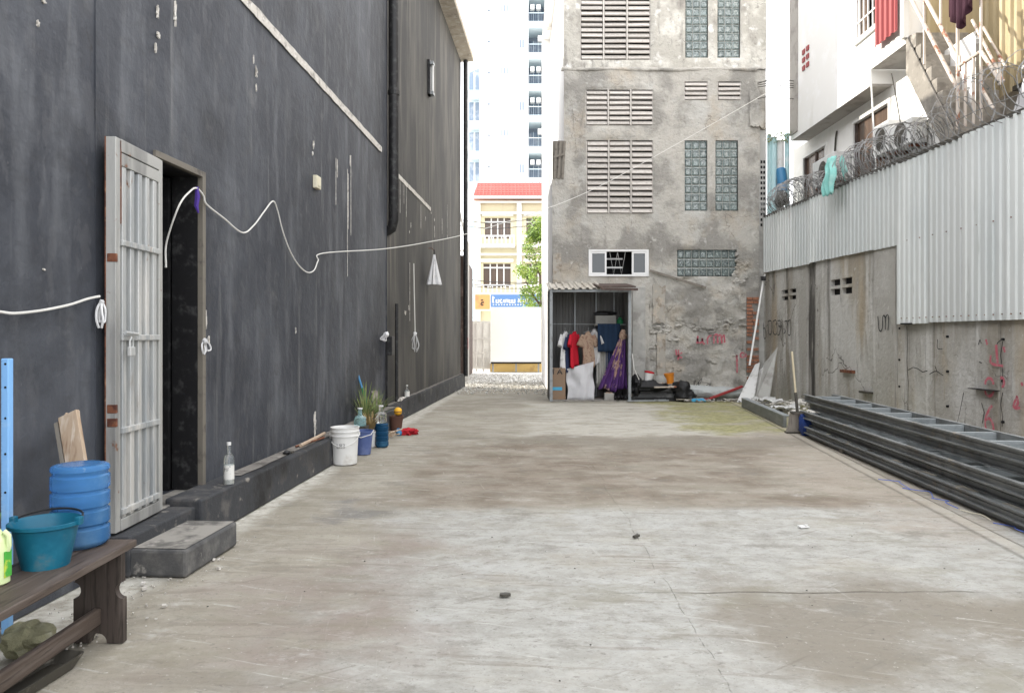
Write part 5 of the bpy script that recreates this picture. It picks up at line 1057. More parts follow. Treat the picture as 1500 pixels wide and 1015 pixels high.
for k, (px, py, w) in enumerate(((1130, 590, .3), (1118, 588, .25), (1150, 600, .26))):
    c = G(px, py, .1); t = thing('crumpled_sheet', ['crumpled white sheet on the scraps beside the channel beam', 'crumpled white sheet at the foot of the grey board', 'crumpled white sheet near the dark beam'][k], 'sheet', loc=c)
    def cf(u, v, w=w, k=k): return ((u - .5) * w * 1.6, (v - .5) * w * 1.2, .05 + .07 * fbm(u * 3 + k * 4, v * 3))
    MB().grid(10, 8, cf).build('sheet_surface', m_board, t, solid=.004)
# broom and blue bag
gb_ = G(1168, 634); br = thing('upright_broom', 'worn broom with long pale handle standing by the steel frames', 'broom', loc=gb_)
def brf(u, v):
    t = u * 2 * math.pi; w = .165 - .06 * v ** .7; return (w * math.cos(t) * (1 + .04 * math.sin(t * 9)), .05 * math.sin(t), .02 + .27 * v)
mb = MB().grid(36, 6, brf); mb.lathe([(.0, .289), (.10, .289)], n=12); mb.build('broom_head', m_broom, br, smooth=True); MB().bx(-.10, .10, -.045, .045, .275, .31).build('broom_cap', m_tray, br, bevel=.01)
tp_ = P(1160, 515, gb_.y + .15) - gb_; md = Vector((0, 0, .30)).lerp(tp_, .32)
MB().tube([(0, 0, .30), md], .022, 8).build('handle_socket', m_tray, br); MB().tube([md, tp_], .016, 8).build('handle', m_bamboo, br)
MB().bx(-.17, .17, -.052, .052, 0, .02).build('broom_edge', m_tray, br)
bb = thing('blue_bag', 'small navy blue bag on the ground between the broom and steel frames', 'bag', loc=G(1183, 638)); mb = MB(); blob(mb, (0, .05, .12), 1, 21, (.10, .12, .17), 16, .2, 2); mb.build('bag_body', m_bluebag, bb, smooth=True); mb = MB(); blob(mb, (.08, 0, .07), 1, 23, (.035, .03, .03), 8); mb.build('bag_tag', m_whiteplastic, bb, smooth=True)

# =====================================================================  LAUNDRY AND THINGS IN THE SHED
def garment(px, w, d, ztop, zbot, mat, label, sleeve='both', seed=0, cat='shirt', yo=.45, flare=.1, name='hanging_shirt', turn=0.0):
    """shirt on a hanger: yoke, open hem with folds, two sleeves; turn = degrees away from facing the yard"""
    t = thing(name, label, cat, loc=(sx(px), SY + yo, sz(ztop)), rz=math.radians(turn)); H = sz(ztop) - sz(zbot)
    def f(u, v):
        a = u * 2 * math.pi; sh = min(1.0, .32 + v * 9) * (1 - .06 * math.sin(min(1, v * 1.6) * math.pi)) * (1 + flare * v)
        fold = 1 + .30 * math.sin(a * 7 + seed + v * 2.2) * v + .12 * math.sin(a * 13 + seed * 2)
        x = w / 2 * sh * math.copysign(abs(math.cos(a)) ** .7, math.cos(a)); drop = .10 * (abs(x) / (w / 2)) ** 1.2 * (1 - v)
        return (x + .015 * math.sin(v * 5 + seed), d / 2 * math.sin(a) * (.5 + .7 * v) * fold, -.01 - drop - H * v * (1 + .04 * math.sin(a * 3 + seed)))
    MB().grid(64, 14, f).build('shirt_body', mat, t, smooth=True, solid=.004)
    for s_ in (-1, 1):
        def sl(u, v, s_=s_):
            a = u * 2 * math.pi; c = Vector((s_ * (w * .44 + .10 * v), 0, -.10 - .24 * v)); r = .050 + .025 * v
            return (c.x + r * math.cos(a) * .9, .55 * r * math.sin(a) * (1 + .2 * math.sin(a * 4 + seed)), c.z + s_ * r * math.cos(a) * .45)
        MB().grid(20, 5, sl).build('sleeve', mat, t, smooth=True, solid=.004)
    MB().tube([(0, 0, .07), (0, 0, .0), (w * .4, 0, -.05)], .005, 5).tube([(0, 0, .0), (-w * .4, 0, -.05)], .005, 5).build('hanger', m_shedpost, t)
    return t
garment(830, .36, .09, 484, 540, m_whitecloth, 'white shirt, leftmost of the laundry in the lean-to', seed=1, turn=58)
garment(836, .34, .07, 488, 546, m_navyshirt, 'navy shirt between the white and red shirts', seed=2, yo=.50, turn=66)
garment(839, .34, .07, 497, 552, m_bluegrey, 'blue-grey shirt behind the red shirt', seed=5, yo=.62, turn=62)
garment(844, .36, .08, 484, 538, m_redshirt, 'bright red shirt hanging in the lean-to', seed=3, yo=.44, turn=60)
garment(865, .26, .09, 484, 537, m_tan, 'tan printed shirt hanging in the middle of the lean-to', seed=4, turn=18)
garment(875, .26, .08, 481, 534, m_whitecloth, 'white shirt with loose sleeves beside the tan shirt', seed=6, yo=.56, turn=-35)
o = MB().tube([(sx(810), SY + .48, sz(474)), (sx(922), SY + .48, sz(475))], .008, 5).build('clothes_line', m_shedpost); tag(o, 'thin clothes line across the open lean-to', 'line')
bl = thing('navy_blanket', 'navy blanket hung over the clothes line in the lean-to', 'blanket', loc=(sx(896), SY + .42, sz(475)))
def blf(u, v): k = .50 - .10 * abs(u - .4); return ((u - .5) * .50, .03 * math.sin(u * 14) - .02 * v, .02 - (.62 - .25 * max(0, u - .6)) * v)
MB().grid(24, 10, blf).build('blanket_cloth', m_navy, bl, smooth=True, solid=.008)
def sarf(u, v): w = .12 + .52 * v; return ((u - .5) * w - .22 * v, .07 * math.sin(u * 26 + v * 2) * (.3 + .7 * v), -1.15 * v + .04 * math.sin(u * 9) * v)
sr_ = thing('purple_patterned_cloth', 'purple patterned cloth fanned out at the right of the lean-to', 'cloth', loc=(sx(915), SY + .28, sz(494)))
MB().grid(60, 14, sarf).build('cloth_fan', m_sari, sr_, smooth=True, solid=.005); mb = MB(); blob(mb, (0, 0, .05), 1, 3, (.08, .06, .12), 12, .2); mb.build('cloth_gather', m_tan, sr_, smooth=True)
sb_ = thing('stored_pillow_box', 'pale box with black bag on top, above the navy blanket', 'box', loc=(sx(893), SY + .75, sz(474))); MB().bx(-.23, .23, -.12, .12, 0, .19).build('box_body', m_greyboard, sb_, bevel=.01); mb = MB(); blob(mb, (-.02, 0, .23), 1, 4, (.24, .12, .07), 14, .2); mb.build('black_top', m_blackbag, sb_, smooth=True)
MB().bx(-.25, .25, -.15, .15, -.04, -.001).build('shelf', m_greywood, sb_)
gr_ = thing('green_bottle', 'small green bottle at the right end of the clothes line', 'bottle', loc=(sx(914), SY + .6, sz(476))); MB().lathe([(.06, 0), (.07, .02), (.07, .12), (.03, .16), (.03, .18)], n=14, cap1=True).build('bottle_body', m_greenobj, gr_, smooth=True); MB().lathe([(.033, .18), (.033, .20)], n=10, cap1=True).build('cap', m_black_plastic, gr_)
cb_ = thing('cardboard_box', 'tall brown cardboard box at the left of the lean-to', 'box', loc=(sx(819), SY + .35, .021))
MB().bx(-.155, .155, -.1, .12, 0, sz(540) - .02).build('box_body', m_card, cb_, bevel=.006)
MB().bx(-.13, .08, -.106, -.1, .20, .27).build('blue_tape', m_cyan, cb_)
def cbp(x, y): return Vector((sx(x) - sx(819), -.1, sz(y) - .02))
for q_ in ([(817.5, 549), (821, 542)], [(821, 542), (824.5, 549)], [(818.8, 546.5), (823.2, 546.5)], [(810, 542), (813.5, 542)], [(811.7, 542), (811.7, 549)]): ribbons([q_], cbp, .022, .003, (0, -1, 0)).build('printed_stroke', m_blackpaint, cb_)
ws = thing('white_sheet', 'crumpled white plastic sheet propped in the bottom of the lean-to', 'sheet', loc=(sx(852), SY + .22, .02))
def wsf(u, v): return ((u - .5) * .58 + .03 * fbm(v * 2, 1.0), .09 * fbm(u * 2.4, v * 2.0) + .12 * v, v * (.66 + .16 * u))
MB().grid(14, 12, wsf).build('sheet_surface', m_sheetwhite, ws, smooth=True, solid=.004)
for k, (px, zt, m_, lb_) in enumerate(((886, 515, m_greyboard, 'grey hanging cloth below the navy blanket'), (900, 520, m_navyshirt, 'dark navy cloth between the blanket and the purple cloth'))):
    o = thing('hanging_cloth', lb_, 'cloth', loc=(sx(px), SY + .5, sz(zt) + .1)); hh = .9 if k == 0 else .42
    MB().grid(14, 6, lambda u, v, hh=hh: ((u - .5) * .24, .03 * math.sin(u * 15), -hh * v)).build('cloth_panel', m_, o, smooth=True, solid=.005)
o = thing('pale_tin', 'pale square tin on the floor below the purple cloth', 'tin', loc=(sx(893), SY + .12, .021)); MB().bx(-.10, .10, -.06, .06, 0, .15).build('tin_body', m_greyboard, o, bevel=.008); MB().bx(-.07, .07, -.04, .04, .15, .165).build('lid', m_tan, o)
o = thing('black_shoes', 'dark shoes heaped on the floor at the right of the lean-to', 'shoes', loc=(sx(908), SY + .1, .02))
for k in range(4): mb = MB(); blob(mb, (-.09 + .07 * k, R(-.05, .05), .06), 1, k, (.045, .12, .05), 10, .15); mb.build('shoe', m_blackbag, o, smooth=True)
ow = MB().tube([P(926, 518, 15.75), P(929, 540, 15.7), P(936, 556, 15.75)], .009, 5).build('white_wire', m_creamwhite); tag(ow, 'thin white wire running from the lean-to post to the junk pile', 'wire')
# =====================================================================  FOREGROUND LEFT
bn = thing('wooden_bench', 'dark weathered wooden bench along the left wall in the foreground', 'bench', loc=(-1.94, 2.95, 0))
BZ = .440
def btop(u, v): return (0, 0, 0)
MB().bx(-.165, .165, -.78, .55, BZ - .034, BZ).build('seat_plank', m_wood, bn, bevel=.006)
def legp():
    s = .125; pts = [(-s, 0)]
    pts += [(-.05, 0)] + [(-.045 * math.cos(math.radians(a)), .045 * math.sin(math.radians(a))) for a in range(0, 181, 20)] + [(.05, 0), (s, 0)]
    pts += [(s, .20)] + [(s + .0 - .038 * math.sin(math.radians(a)), .24 - .038 * math.cos(math.radians(a))) for a in range(0, 181, 20)] + [(s - .008, .28), (s - .008, BZ - .036)]
    pts += [(-s + .008, BZ - .036), (-s + .008, .28)] + [(-s + .038 * math.sin(math.radians(a)), .24 + .038 * math.cos(math.radians(a))) for a in range(0, 181, 20)] + [(-s, .20)]
    return pts
for yy in (-.62, .44): MB().prism(legp(), lambda u, v, d: (u * .9 + .052, d, v), yy - .018, yy + .018).build('leg', m_woodleg, bn)
MB().bar((.052, -.60, .125), (.052, .42, .125), .035, .075).build('stretcher', m_wood, bn, bevel=.008)
# blue water jug upside down
def jug(name, label, loc, r, h, mat, n=40, inv=True):
    t = thing(name, label, 'water jug', loc=loc); prof = [(r * .80, 0), (r * .93, .012), (r * .99, h * .06)]
    for k in range(4):
        z = h * (.08 + .21 * k); prof += [(r, z), (r, z + h * .145), (r * .93, z + h * .165), (r * .93, z + h * .185)]
    prof += [(r, h * .93), (r * .985, h * .965), (r * .93, h * .985), (r * .80, h * .995), (r * .2, h * .985)]
    MB().lathe(prof, n=n, cap1=True).build('jug_body', mat, t, smooth=True); return t
j = jug('water_jug', 'large translucent blue water jug standing on the wooden bench', (-1.985, 3.40, BZ), .122, .375, m_jug)
MB().lathe([(.10, 0), (.112, .01), (.112, .16), (.0, .161)], (0, 0, .015), 24).build('water_fill', m_jugdark, j, smooth=True)
# teal bucket
t = thing('teal_basin', 'round teal plastic bucket with black wire handle on the bench', 'bucket', loc=(-1.955, 3.10, BZ))
MB().lathe([(.0, .004), (.082, .004), (.084, 0), (.088, .0), (.122, .165), (.138, .172), (.139, .186), (.134, .188), (.124, .176), (.086, .012), (.0, .012)], n=48, cap0=False).build('basin_body', m_teal, t, smooth=True)
hp = [(.137 * math.cos(a), .137 * math.sin(a) * .95, .178 + .012 + .018 * math.sin(a * 1.0)) for a in [math.pi * .02 + math.pi * .96 * k / 20 for k in range(21)]]
MB().tube(hp, .005, 6).build('handle', m_black_plastic, t, smooth=True)
for s_ in (-1, 1): MB().box((.138 * s_, .004, .186), (.022, .03, .034)).build('handle_lug', m_teal, t, bevel=.004)
# detergent bottle at the left edge
t = thing('detergent_bottle', 'pale yellow detergent bottle with green label at the left end of the bench', 'bottle', loc=(-2.01, 2.86, BZ))
def db(u, v):
    a = u * 2 * math.pi; pr = [(0, .8), (.03, 1), (.55, 1), (.72, .86), (.84, .5), (.9, .34), (1, .33)]
    for i in range(len(pr) - 1):
        if pr[i][0] <= v <= pr[i + 1][0]: k = pr[i][1] + (pr[i + 1][1] - pr[i][1]) * (v - pr[i][0]) / (pr[i + 1][0] - pr[i][0]); break
    return (.060 * k * math.copysign(abs(math.cos(a)) ** .7, math.cos(a)), .040 * k * math.copysign(abs(math.sin(a)) ** .8, math.sin(a)), .245 * v)
MB().grid(32, 30, db).build('bottle_body', m_lime, t, smooth=True); MB().lathe([(.024, .243), (.026, .27), (.02, .285)], n=16, cap1=True).build('cap', m_green_label, t, smooth=True)
MB().bx(-.048, .048, -.0435, -.0405, .03, .13).bx(.0585, .0615, -.02, .02, .03, .13).build('label', m_green_label, t)
MB().tube([(.045, 0, .205), (.062, 0, .19), (.064, 0, .15), (.058, 0, .13)], .010, 8).build('grip', m_lime, t, smooth=True)
# blue pipe with holes
a = P(10.5, 525, 3.42); t = thing('pale_blue_pipe', 'upright pale blue square pipe with bolt holes at the left edge', 'pipe', loc=(a.x, 3.42, 0)); t.rotation_euler = (0, 0, 0)
MB().bx(-.018, .018, -.018, .018, 0, a.z).build('pipe_body', m_pipeblue, t, bevel=.005)
for py in (533, 567, 612, 664, 720): MB().tube([(.004, -.0175, hz(py, 3.42)), (.004, -.0195, hz(py, 3.42))], .0055, 8).build('bolt_hole', m_black, t)
# wood offcut
t = thing('timber_offcut', 'pale splintered plank leaning on the wall behind the blue jug', 'plank', loc=P(130, 745, 3.75))
q = P(100, 612, 3.85) - P(130, 745, 3.75); w = Vector((.05, .02, 0))
MB().hexa([Vector((-.055, 0, -.25)) - q * .3, Vector((.05, .0, -.25)) - q * .3, Vector((.05, .03, -.25)) - q * .3, Vector((-.055, .03, -.25)) - q * .3], [q + Vector((-.055, 0, .0)), q + Vector((.040, 0, .045)), q + Vector((.040, .03, .04)), q + Vector((-.055, .03, -.01))]).build('plank_body', m_rawwood, t, bevel=.003)
MB().prism([(-.06, -.02), (-.02, .045), (.0, .01), (.02, .05), (.045, .055), (.05, -.03)], lambda u, v, d: (q.x + u, q.y + .01 + d, q.z + v - .02), .0, .016).build('splinter', m_rawwood, t)
MB().hexa([q * -.2 + Vector((-.078, 0, -.2)), q * -.2 + Vector((-.058, 0, -.2)), q * -.2 + Vector((-.058, .03, -.2)), q * -.2 + Vector((-.078, .03, -.2))], [q + Vector((-.076, 0, -.03)), q + Vector((-.058, 0, -.02)), q + Vector((-.058, .03, -.02)), q + Vector((-.076, .03, -.03))]).build('second_layer', m_greywood, t)
# under the bench
t = thing('wire_fan_guard', 'dark curved wire guard under the near end of the bench', 'wire guard', loc=(-2.16, 2.95, .02))
mb = MB()
for k in range(9): mb.tube([(.14 * math.sin(a) * (1 - k * .08), -.10 + k * .025, .15 + (.15 - k * .012) * math.cos(a)) for a in [2 * math.pi * i / 24 for i in range(25)]], .003, 4)
for k in range(16):
    a = 2 * math.pi * k / 16; mb.tube([(.14 * math.sin(a), -.10, .15 + .15 * math.cos(a)), (.14 * math.sin(a) * .4, .10, .15 + .15 * math.cos(a) * .4)], .003, 4)
mb.build('wire_cage', m_steel, t); MB().lathe([(.04, 0), (.04, .03)], n=14, cap1=True).build('hub', m_black_plastic, t).matrix_local = Matrix.Translation((0, -.13, .15)) @ Matrix.Rotation(math.radians(-90), 4, 'X')
c = G(45, 950); t = thing('pale_lump', 'pale mossy stone lump on the ground under the bench', 'stone', loc=(-2.10, 3.22, 0)); mb = MB(); blob(mb, (0, 0, .075), 1, 33, (.095, .10, .085), 24, .3, 1.6); mb.build('stone_body', m_mossrock, t, smooth=True)
t = thing('dirty_tray', 'dirty black tray lying on the ground under the bench stretcher', 'tray', loc=(-1.93, 2.95, 0), rz=-.12)
def rr(w, l, z, k=.03): return [(sx_ * (w - k) + k * math.cos(math.radians(a)), sy_ * (l - k) + k * math.sin(math.radians(a)), z) for sx_, sy_, a0 in ((1, 1, 0), (-1, 1, 90), (-1, -1, 180), (1, -1, 270)) for a in (a0, a0 + 30, a0 + 60, a0 + 90)]
v0, v1, v2, v3 = rr(.06, .20, 0), rr(.08, .235, .05), rr(.072, .227, .05), rr(.055, .19, .008); mb = MB(); mb.add(v0 + v1 + v2 + v3, [tuple(reversed(range(16))), tuple(range(48, 64))] + [(16 * L + i, 16 * L + (i + 1) % 16, 16 * L + 16 + (i + 1) % 16, 16 * L + 16 + i) for L in range(3) for i in range(16)])
mb.build('tray_body', m_tray, t)
sc = MB()
for i in range(420):
    p = G(R(170, 420), 10 + R(840, 850)) if False else Vector((R(-2.35, -1.75), R(3.3, 5.2), 0)); s = R(.003, .012) if rnd.random() < .93 else R(.015, .028)
    if p.x > -1.9 and rnd.random() < .6: continue
    if p.x < -1.95 and p.y > 4.3: continue
    sc.box((p.x, p.y, s * .3), (s, s * R(.5, 1), s * .6), rz=R(0, 3), rx=R(-.4, .4))
sc.build('plaster_crumbs', m_scrape, kind='stuff')
sc = MB()
for i in range(150):
    x = R(-1.7, 3.6); y = 3 + 11 * rnd.random(); s = R(.003, .009); sc.box((x, y, s * .2), (s, s * R(.3, 1), s * .4), rz=R(0, 3))
sc.build('fine_grit', m_tray, kind='stuff')
o = MB().prism([(-.03, -.012), (-.01, -.02), (.03, -.01), (.028, .012), (.0, .02), (-.028, .01)], lambda u, v, d: (u, v, d), 0, .012).build('dark_chip', m_tray); o.location = G(740, 872, .004); tag(o, 'small dark chip lying alone on the pale concrete', 'debris')
o = MB().box((0, 0, .01), (.06, .02, .015)).box((.03, .012, .012), (.03, .012, .012), rz=.6).build('dark_twig', m_tray); o.location = G(932, 787, .002); o.rotation_euler = (0, 0, .8); tag(o, 'short dark twig on the concrete beyond the dark chip', 'debris')
o = MB().box((0, 0, .006), (.07, .045, .008), rz=.2, rx=.06).box((.02, .01, .014), (.03, .02, .006), rz=.7, rx=-.2).build('paper_scrap', m_whiteplastic); o.location = G(1177, 772, .002); tag(o, 'small white scrap on the concrete at the right', 'debris')

# bottle on curb
def bottle(name, label, loc, r, h, mat, lab=None, sh=.62, capm=None):
    t = thing(name, label, 'bottle', loc=loc)
    MB().lathe([(r * .9, 0), (r, .008), (r, h * sh), (r * .75, h * (sh + .07)), (r * .36, h * (sh + .14)), (r * .33, h * .95), (r * .40, h * .955), (r * .40, h * .97)], n=24).build('bottle_body', mat, t, smooth=True)
    if lab: MB().lathe([(r * 1.012, h * lab[0]), (r * 1.012, h * lab[1])], n=24, cap0=False).build('label', m_label, t, smooth=True)
    MB().lathe([(r * .43, h * .93), (r * .43, h), (0, h + .001)], n=14, cap0=False).build('cap', capm or m_whiteplastic, t, smooth=True); return t
p = FL @ Vector((.195, 5.60, .284)); t = bottle('spirit_bottle', 'clear glass spirit bottle with white label on the curb beside the step', p, .038, .315, m_glass, (.12, .46))
def sp(i, j): return Vector((-.018 + i * .0060, -.0387, .055 + j * .006))
MB().lathe([(.034, .004), (.034, .06), (0, .0605)], n=20).build('bottle_dregs', m_label, t)
ribbons([[(0, 8), (0, 12)], [(0, 12), (1.2, 10), (2.4, 12), (2.4, 8)], [(4, 8), (4, 12), (5.6, 12)], [(4, 10), (5.2, 10)]], lambda x, y: sp(x, y), .0022, .0012, (0, -1, 0)).build('label_print', m_blackpaint, t)
# white pail
t = thing('white_pail', 'large white plastic pail with wire handle by the left curb', 'bucket', loc=(-1.83, 8.10, 0))
r1, r0, h = .150, .130, .405
MB().lathe([(r0 * .9, 0), (r0, .008), (r1 - .006, h - .10), (r1 + .006, h - .098), (r1 + .006, h - .085), (r1 - .004, h - .08), (r1 - .002, h - .05), (r1 + .008, h - .048), (r1 + .008, h - .038), (r1, h - .034), (r1 + .002, h - .008), (r1 + .008, h - .006), (r1 + .008, h), (r1 - .004, h), (r1 - .012, h - .02), (r0 - .01, .02), (0, .02)], n=48).build('pail_body', m_whiteplastic, t, smooth=True)
hp = [((r1 + .008) * math.cos(a), -(r1 + .016) * math.sin(a) * .98, h - .075 - .12 * math.sin(a)) for a in [math.pi * k / 20 for k in range(21)]]
MB().tube(hp, .0045, 6).build('handle', m_acwhite, t, smooth=True)
for s_ in (-1, 1): MB().box(((r1 + .004) * s_, 0, h - .075), (.02, .04, .04)).build('handle_lug', m_whiteplastic, t, bevel=.004)
L_ = [[(-5, 3), (-5, -3), (-3, -3)], [(-1.5, -3), (-1.5, 3), (.5, 3), (.5, -3)], [(-1.5, 0), (.5, 0)], [(2, 3), (4.2, 3), (4.2, -3), (2, -2)], [(3, 0), (4.2, 0)]]
ribbons(L_, lambda x, y: Vector((x * .0085 - .01, -.139 - .0, .215 + y * .0075)), .005, .006, (0, -1, 0)).build('written_mark', m_blackpaint, t)
# blue bucket behind
t = thing('blue_bucket', 'blue plastic bucket behind the large white pail', 'bucket', loc=(-1.77, 8.78, 0))
MB().lathe([(.09, 0), (.118, .26), (.126, .265), (.126, .28), (.115, .278), (.088, .01), (0, .01)], n=36).build('bucket_body', m_bluebucket, t, smooth=True)
MB().tube([(-.13, 0, .285), (-.11, -.08, .24), (0, -.125, .21), (.11, -.08, .24), (.13, 0, .285)], .005, 6).build('handle', m_whiteplastic, t, smooth=True)
t = bottle('rounded_glass_jar', 'pale blue-green rounded bottle standing on a crate behind the blue bucket', (-1.86, 9.05, .30), .075, .22, m_glassblue, None, .45)
cr = thing('low_stand', 'dark stand hidden behind the blue bucket', 'stand', loc=(-1.87, 9.05, 0)); MB().bx(-.10, .10, -.10, .10, .26, .298).build('stand_top', m_tray, cr)
for a in (-.08, .08):
    for b in (-.08, .08): MB().bx(a - .012, a + .012, b - .012, b + .012, 0, .26).build('leg', m_tray, cr)
# potted plants
def pot(name, label, loc, r0, r1, h, mat, n_leaf, L, spread, mleaf, seed, cat='potted plant'):
    t = thing(name, label, cat, loc=loc); MB().lathe([(r0, 0), (r1, h - .015), (r1 + .008, h - .014), (r1 + .008, h), (r1 - .004, h), (r1 - .01, h - .03)], n=24).build('pot', mat, t, smooth=True)
    MB().lathe([(0, h - .025), (r1 - .008, h - .025)], n=16, cap0=False).build('soil', m_tray, t)
    rr_ = random.Random(seed)
    if n_leaf:
        mb = MB()
        for i in range(n_leaf):
            a = rr_.uniform(0, 6.283); ln = L * rr_.uniform(.55, 1.1); lean_ = spread * rr_.uniform(.15, 1); w = rr_.uniform(.006, .013); vs = []
            for k in range(7):
                s = k / 6; rad = .02 + lean_ * s ** 1.5; z = h - .03 + ln * s * (1 - .28 * lean_ / L * s * s * 2); cx, cy = math.cos(a), math.sin(a); ww = w * (1 - s) ** .6 + .0008
                vs += [(cx * rad - cy * ww, cy * rad + cx * ww, z), (cx * rad + cy * ww, cy * rad - cx * ww, z)]
            mb.add(vs, [(2 * k, 2 * k + 1, 2 * k + 3, 2 * k + 2) for k in range(6)])
        mb.build('leaves', mleaf, t)
    return t
pot('white_potted_plant', 'grassy plant in a small white pot between the blue bucket and dark jug', (-1.79, 9.35, 0), .060, .082, .20, m_whiteplastic, 60, .36, .30, m_drygrass, 3)
pot('tall_grassy_plant', 'tall grassy plant against the wall behind the white pot', (-1.92, 9.65, .0), .09, .11, .24, m_terra, 62, .62, .42, m_leaf, 5)
pot('grassy_plant', 'second grassy plant against the wall behind the dark jug', (-1.84, 10.05, .0), .09, .11, .24, m_terra, 44, .50, .34, m_leaf, 8)
j = jug('dark_water_jug', 'dark blue water jug on the ground beside the white pot', (-1.645, 9.35, 0), .085, .30, m_jugdark, 28)
t = bottle('clear_plastic_jar', 'clear rounded plastic bottle resting upside down on the dark jug', (-1.66, 9.36, .302), .075, .22, m_glass, None, .5)
# clay pot with yellow ball
t = pot('clay_pot', 'dark clay pot holding a yellow ball at the end of the plant row', (-1.70, 10.85, 0), .075, .105, .23, m_terra, 0, .1, .1, m_leaf, 2, 'pot')
t2 = thing('yellow_ball', 'small yellow ball resting on the rim of the clay pot', 'ball', loc=(-1.67, 10.83, .295)); MB().lathe([(.060 * math.cos(math.radians(a)), .060 * math.sin(math.radians(a))) for a in range(-90, 91, 12)], n=24, cap0=False).build('ball_skin', m_yellow, t2, smooth=True)
MB().lathe([(.0608, -.006), (.0608, .006)], n=24, cap0=False).build('seam', m_terra, t2)
t = thing('grey_plank', 'weathered grey plank leaning on the wall behind the dark jug', 'plank', loc=(-1.80, 10.1, 0)); a = P(548, 573, 10.35) - Vector(t.location); b = P(562, 618, 10.0) - Vector(t.location); b.z -= .2; MB().bar(b, a, .09, .03).build('plank_body', m_greywood, t, bevel=.003)
t = thing('blue_handled_broom', 'broom with thin blue handle leaning on the dark wall behind the plants', 'broom', loc=(-1.86, 9.75, 0)); a = P(519, 531, 9.95) - Vector(t.location); b = P(540, 600, 9.75) - Vector(t.location); MB().tube([b, a], .014, 8).build('handle', m_pipeteal, t, smooth=True); m_ = b.lerp(a, .45); MB().tube([b, m_], .018, 8).build('handle_sleeve', m_greenobj, t); MB().bar((b.x, b.y, .04), b, .03, .03).build('broom_neck', m_tray, t); MB().bx(b.x - .10, b.x + .10, b.y - .03, b.y + .03, 0, .12).build('broom_head', m_broom, t)
t = thing('red_cloth', 'crumpled red cloth on the concrete beside the clay pot', 'cloth', loc=(-1.48, 10.55, 0)); mb = MB(); blob(mb, (0, 0, .035), 1, 4, (.13, .10, .05), 18, .4, 2.5); mb.build('cloth_heap', m_red, t, smooth=True)
t = thing('green_scrap', 'small green plastic scrap beside the red cloth', 'scrap', loc=(-1.60, 10.45, 0)); mb = MB(); blob(mb, (0, 0, .04), 1, 6, (.04, .05, .055), 12, .3, 2); mb.build('scrap_body', m_pipeteal, t, smooth=True)
t = thing('stick_bundle', 'bundle of pale sticks on the ground between the dark jug and red cloth', 'sticks', loc=(-1.66, 10.2, 0))
for k in range(6): MB().tube([(R(-.12, 0), R(-.1, .1), .015 + .012 * k), (R(.02, .16), R(-.1, .1), .03 + .015 * k)], .010, 5).build('stick', m_rawwood, t)
t = thing('curb_stick', 'long pale stick lying on the curb behind the white pail', 'stick', Fm=FL, loc=(.12, 7.7, .30)); MB().tube([(0, -.35, .015), (-.02, .45, .03)], .018, 7).build('stick_body', m_rawwood, t); MB().tube([(-.03, -.4, .012), (.04, .25, .012)], .010, 6).build('twig', m_rust, t)
t = thing('dark_scrap', 'small dark scrap on the curb left of the pale stick', 'scrap', Fm=FL, loc=(.13, 6.95, .288)); mb = MB(); blob(mb, (0, 0, .02), 1, 2, (.03, .05, .02), 10); mb.build('scrap_body', m_blackbag, t, smooth=True); MB().bx(-.03, .03, .06, .11, 0, .02).build('chip', m_tray, t)
pp_ = hit(FL, 597, 588, .0); t = bottle('small_curb_bottle', 'small clear bottle on the far part of the curb below the string bundle', FL @ Vector((-.0, 13.0, .318)), .045, .22, m_glass, (.1, .5), .55)
t = thing('curb_rubble', 'pale lumps of rubble on the curb next to the small bottle', 'rubble', Fm=FL, loc=(0, 12.5, .318))
for k in range(5): mb = MB(); blob(mb, (R(-.02, .03), -.3 + .12 * k, .02), 1, k, (.03, .05, .025), 8); mb.build('lump', m_scrape, t)

# =====================================================================  BACKGROUND THROUGH THE GAP
BY = 54.0; bs = BY / F
def X_(px): return (px - CX) * bs
def Z_(py): return EYE + (HY - py) * bs
sp_ = thing('cream_shophouse', 'cream shophouse with red tiled roof across the far street', 'building', loc=(X_(745), BY, 0)); ox = X_(745)
def B3(a, b, y0, y1, z0, z1): return (X_(a) - ox, X_(b) - ox, y0, y1, z0, z1)
wins = [(710, 748, 319, 350), (771, 806, 319, 350), (708, 748, 386, 421), (771, 806, 386, 421)]
hh = [(X_(a) - ox, X_(b) - ox, Z_(d), Z_(c)) for a, b, c, d in wins]
mb = MB(); gridwall(mb, X_(695) - ox, X_(900) - ox, 0, Z_(293), hh, 3.0, lambda u, v, d: (u, -d, v), rev=.35); mb.build('front_wall', m_cream, sp_)
MB().bx(*B3(695.5, 899, .4, 9, 0, Z_(295))).build('core', m_creamwhite, sp_)
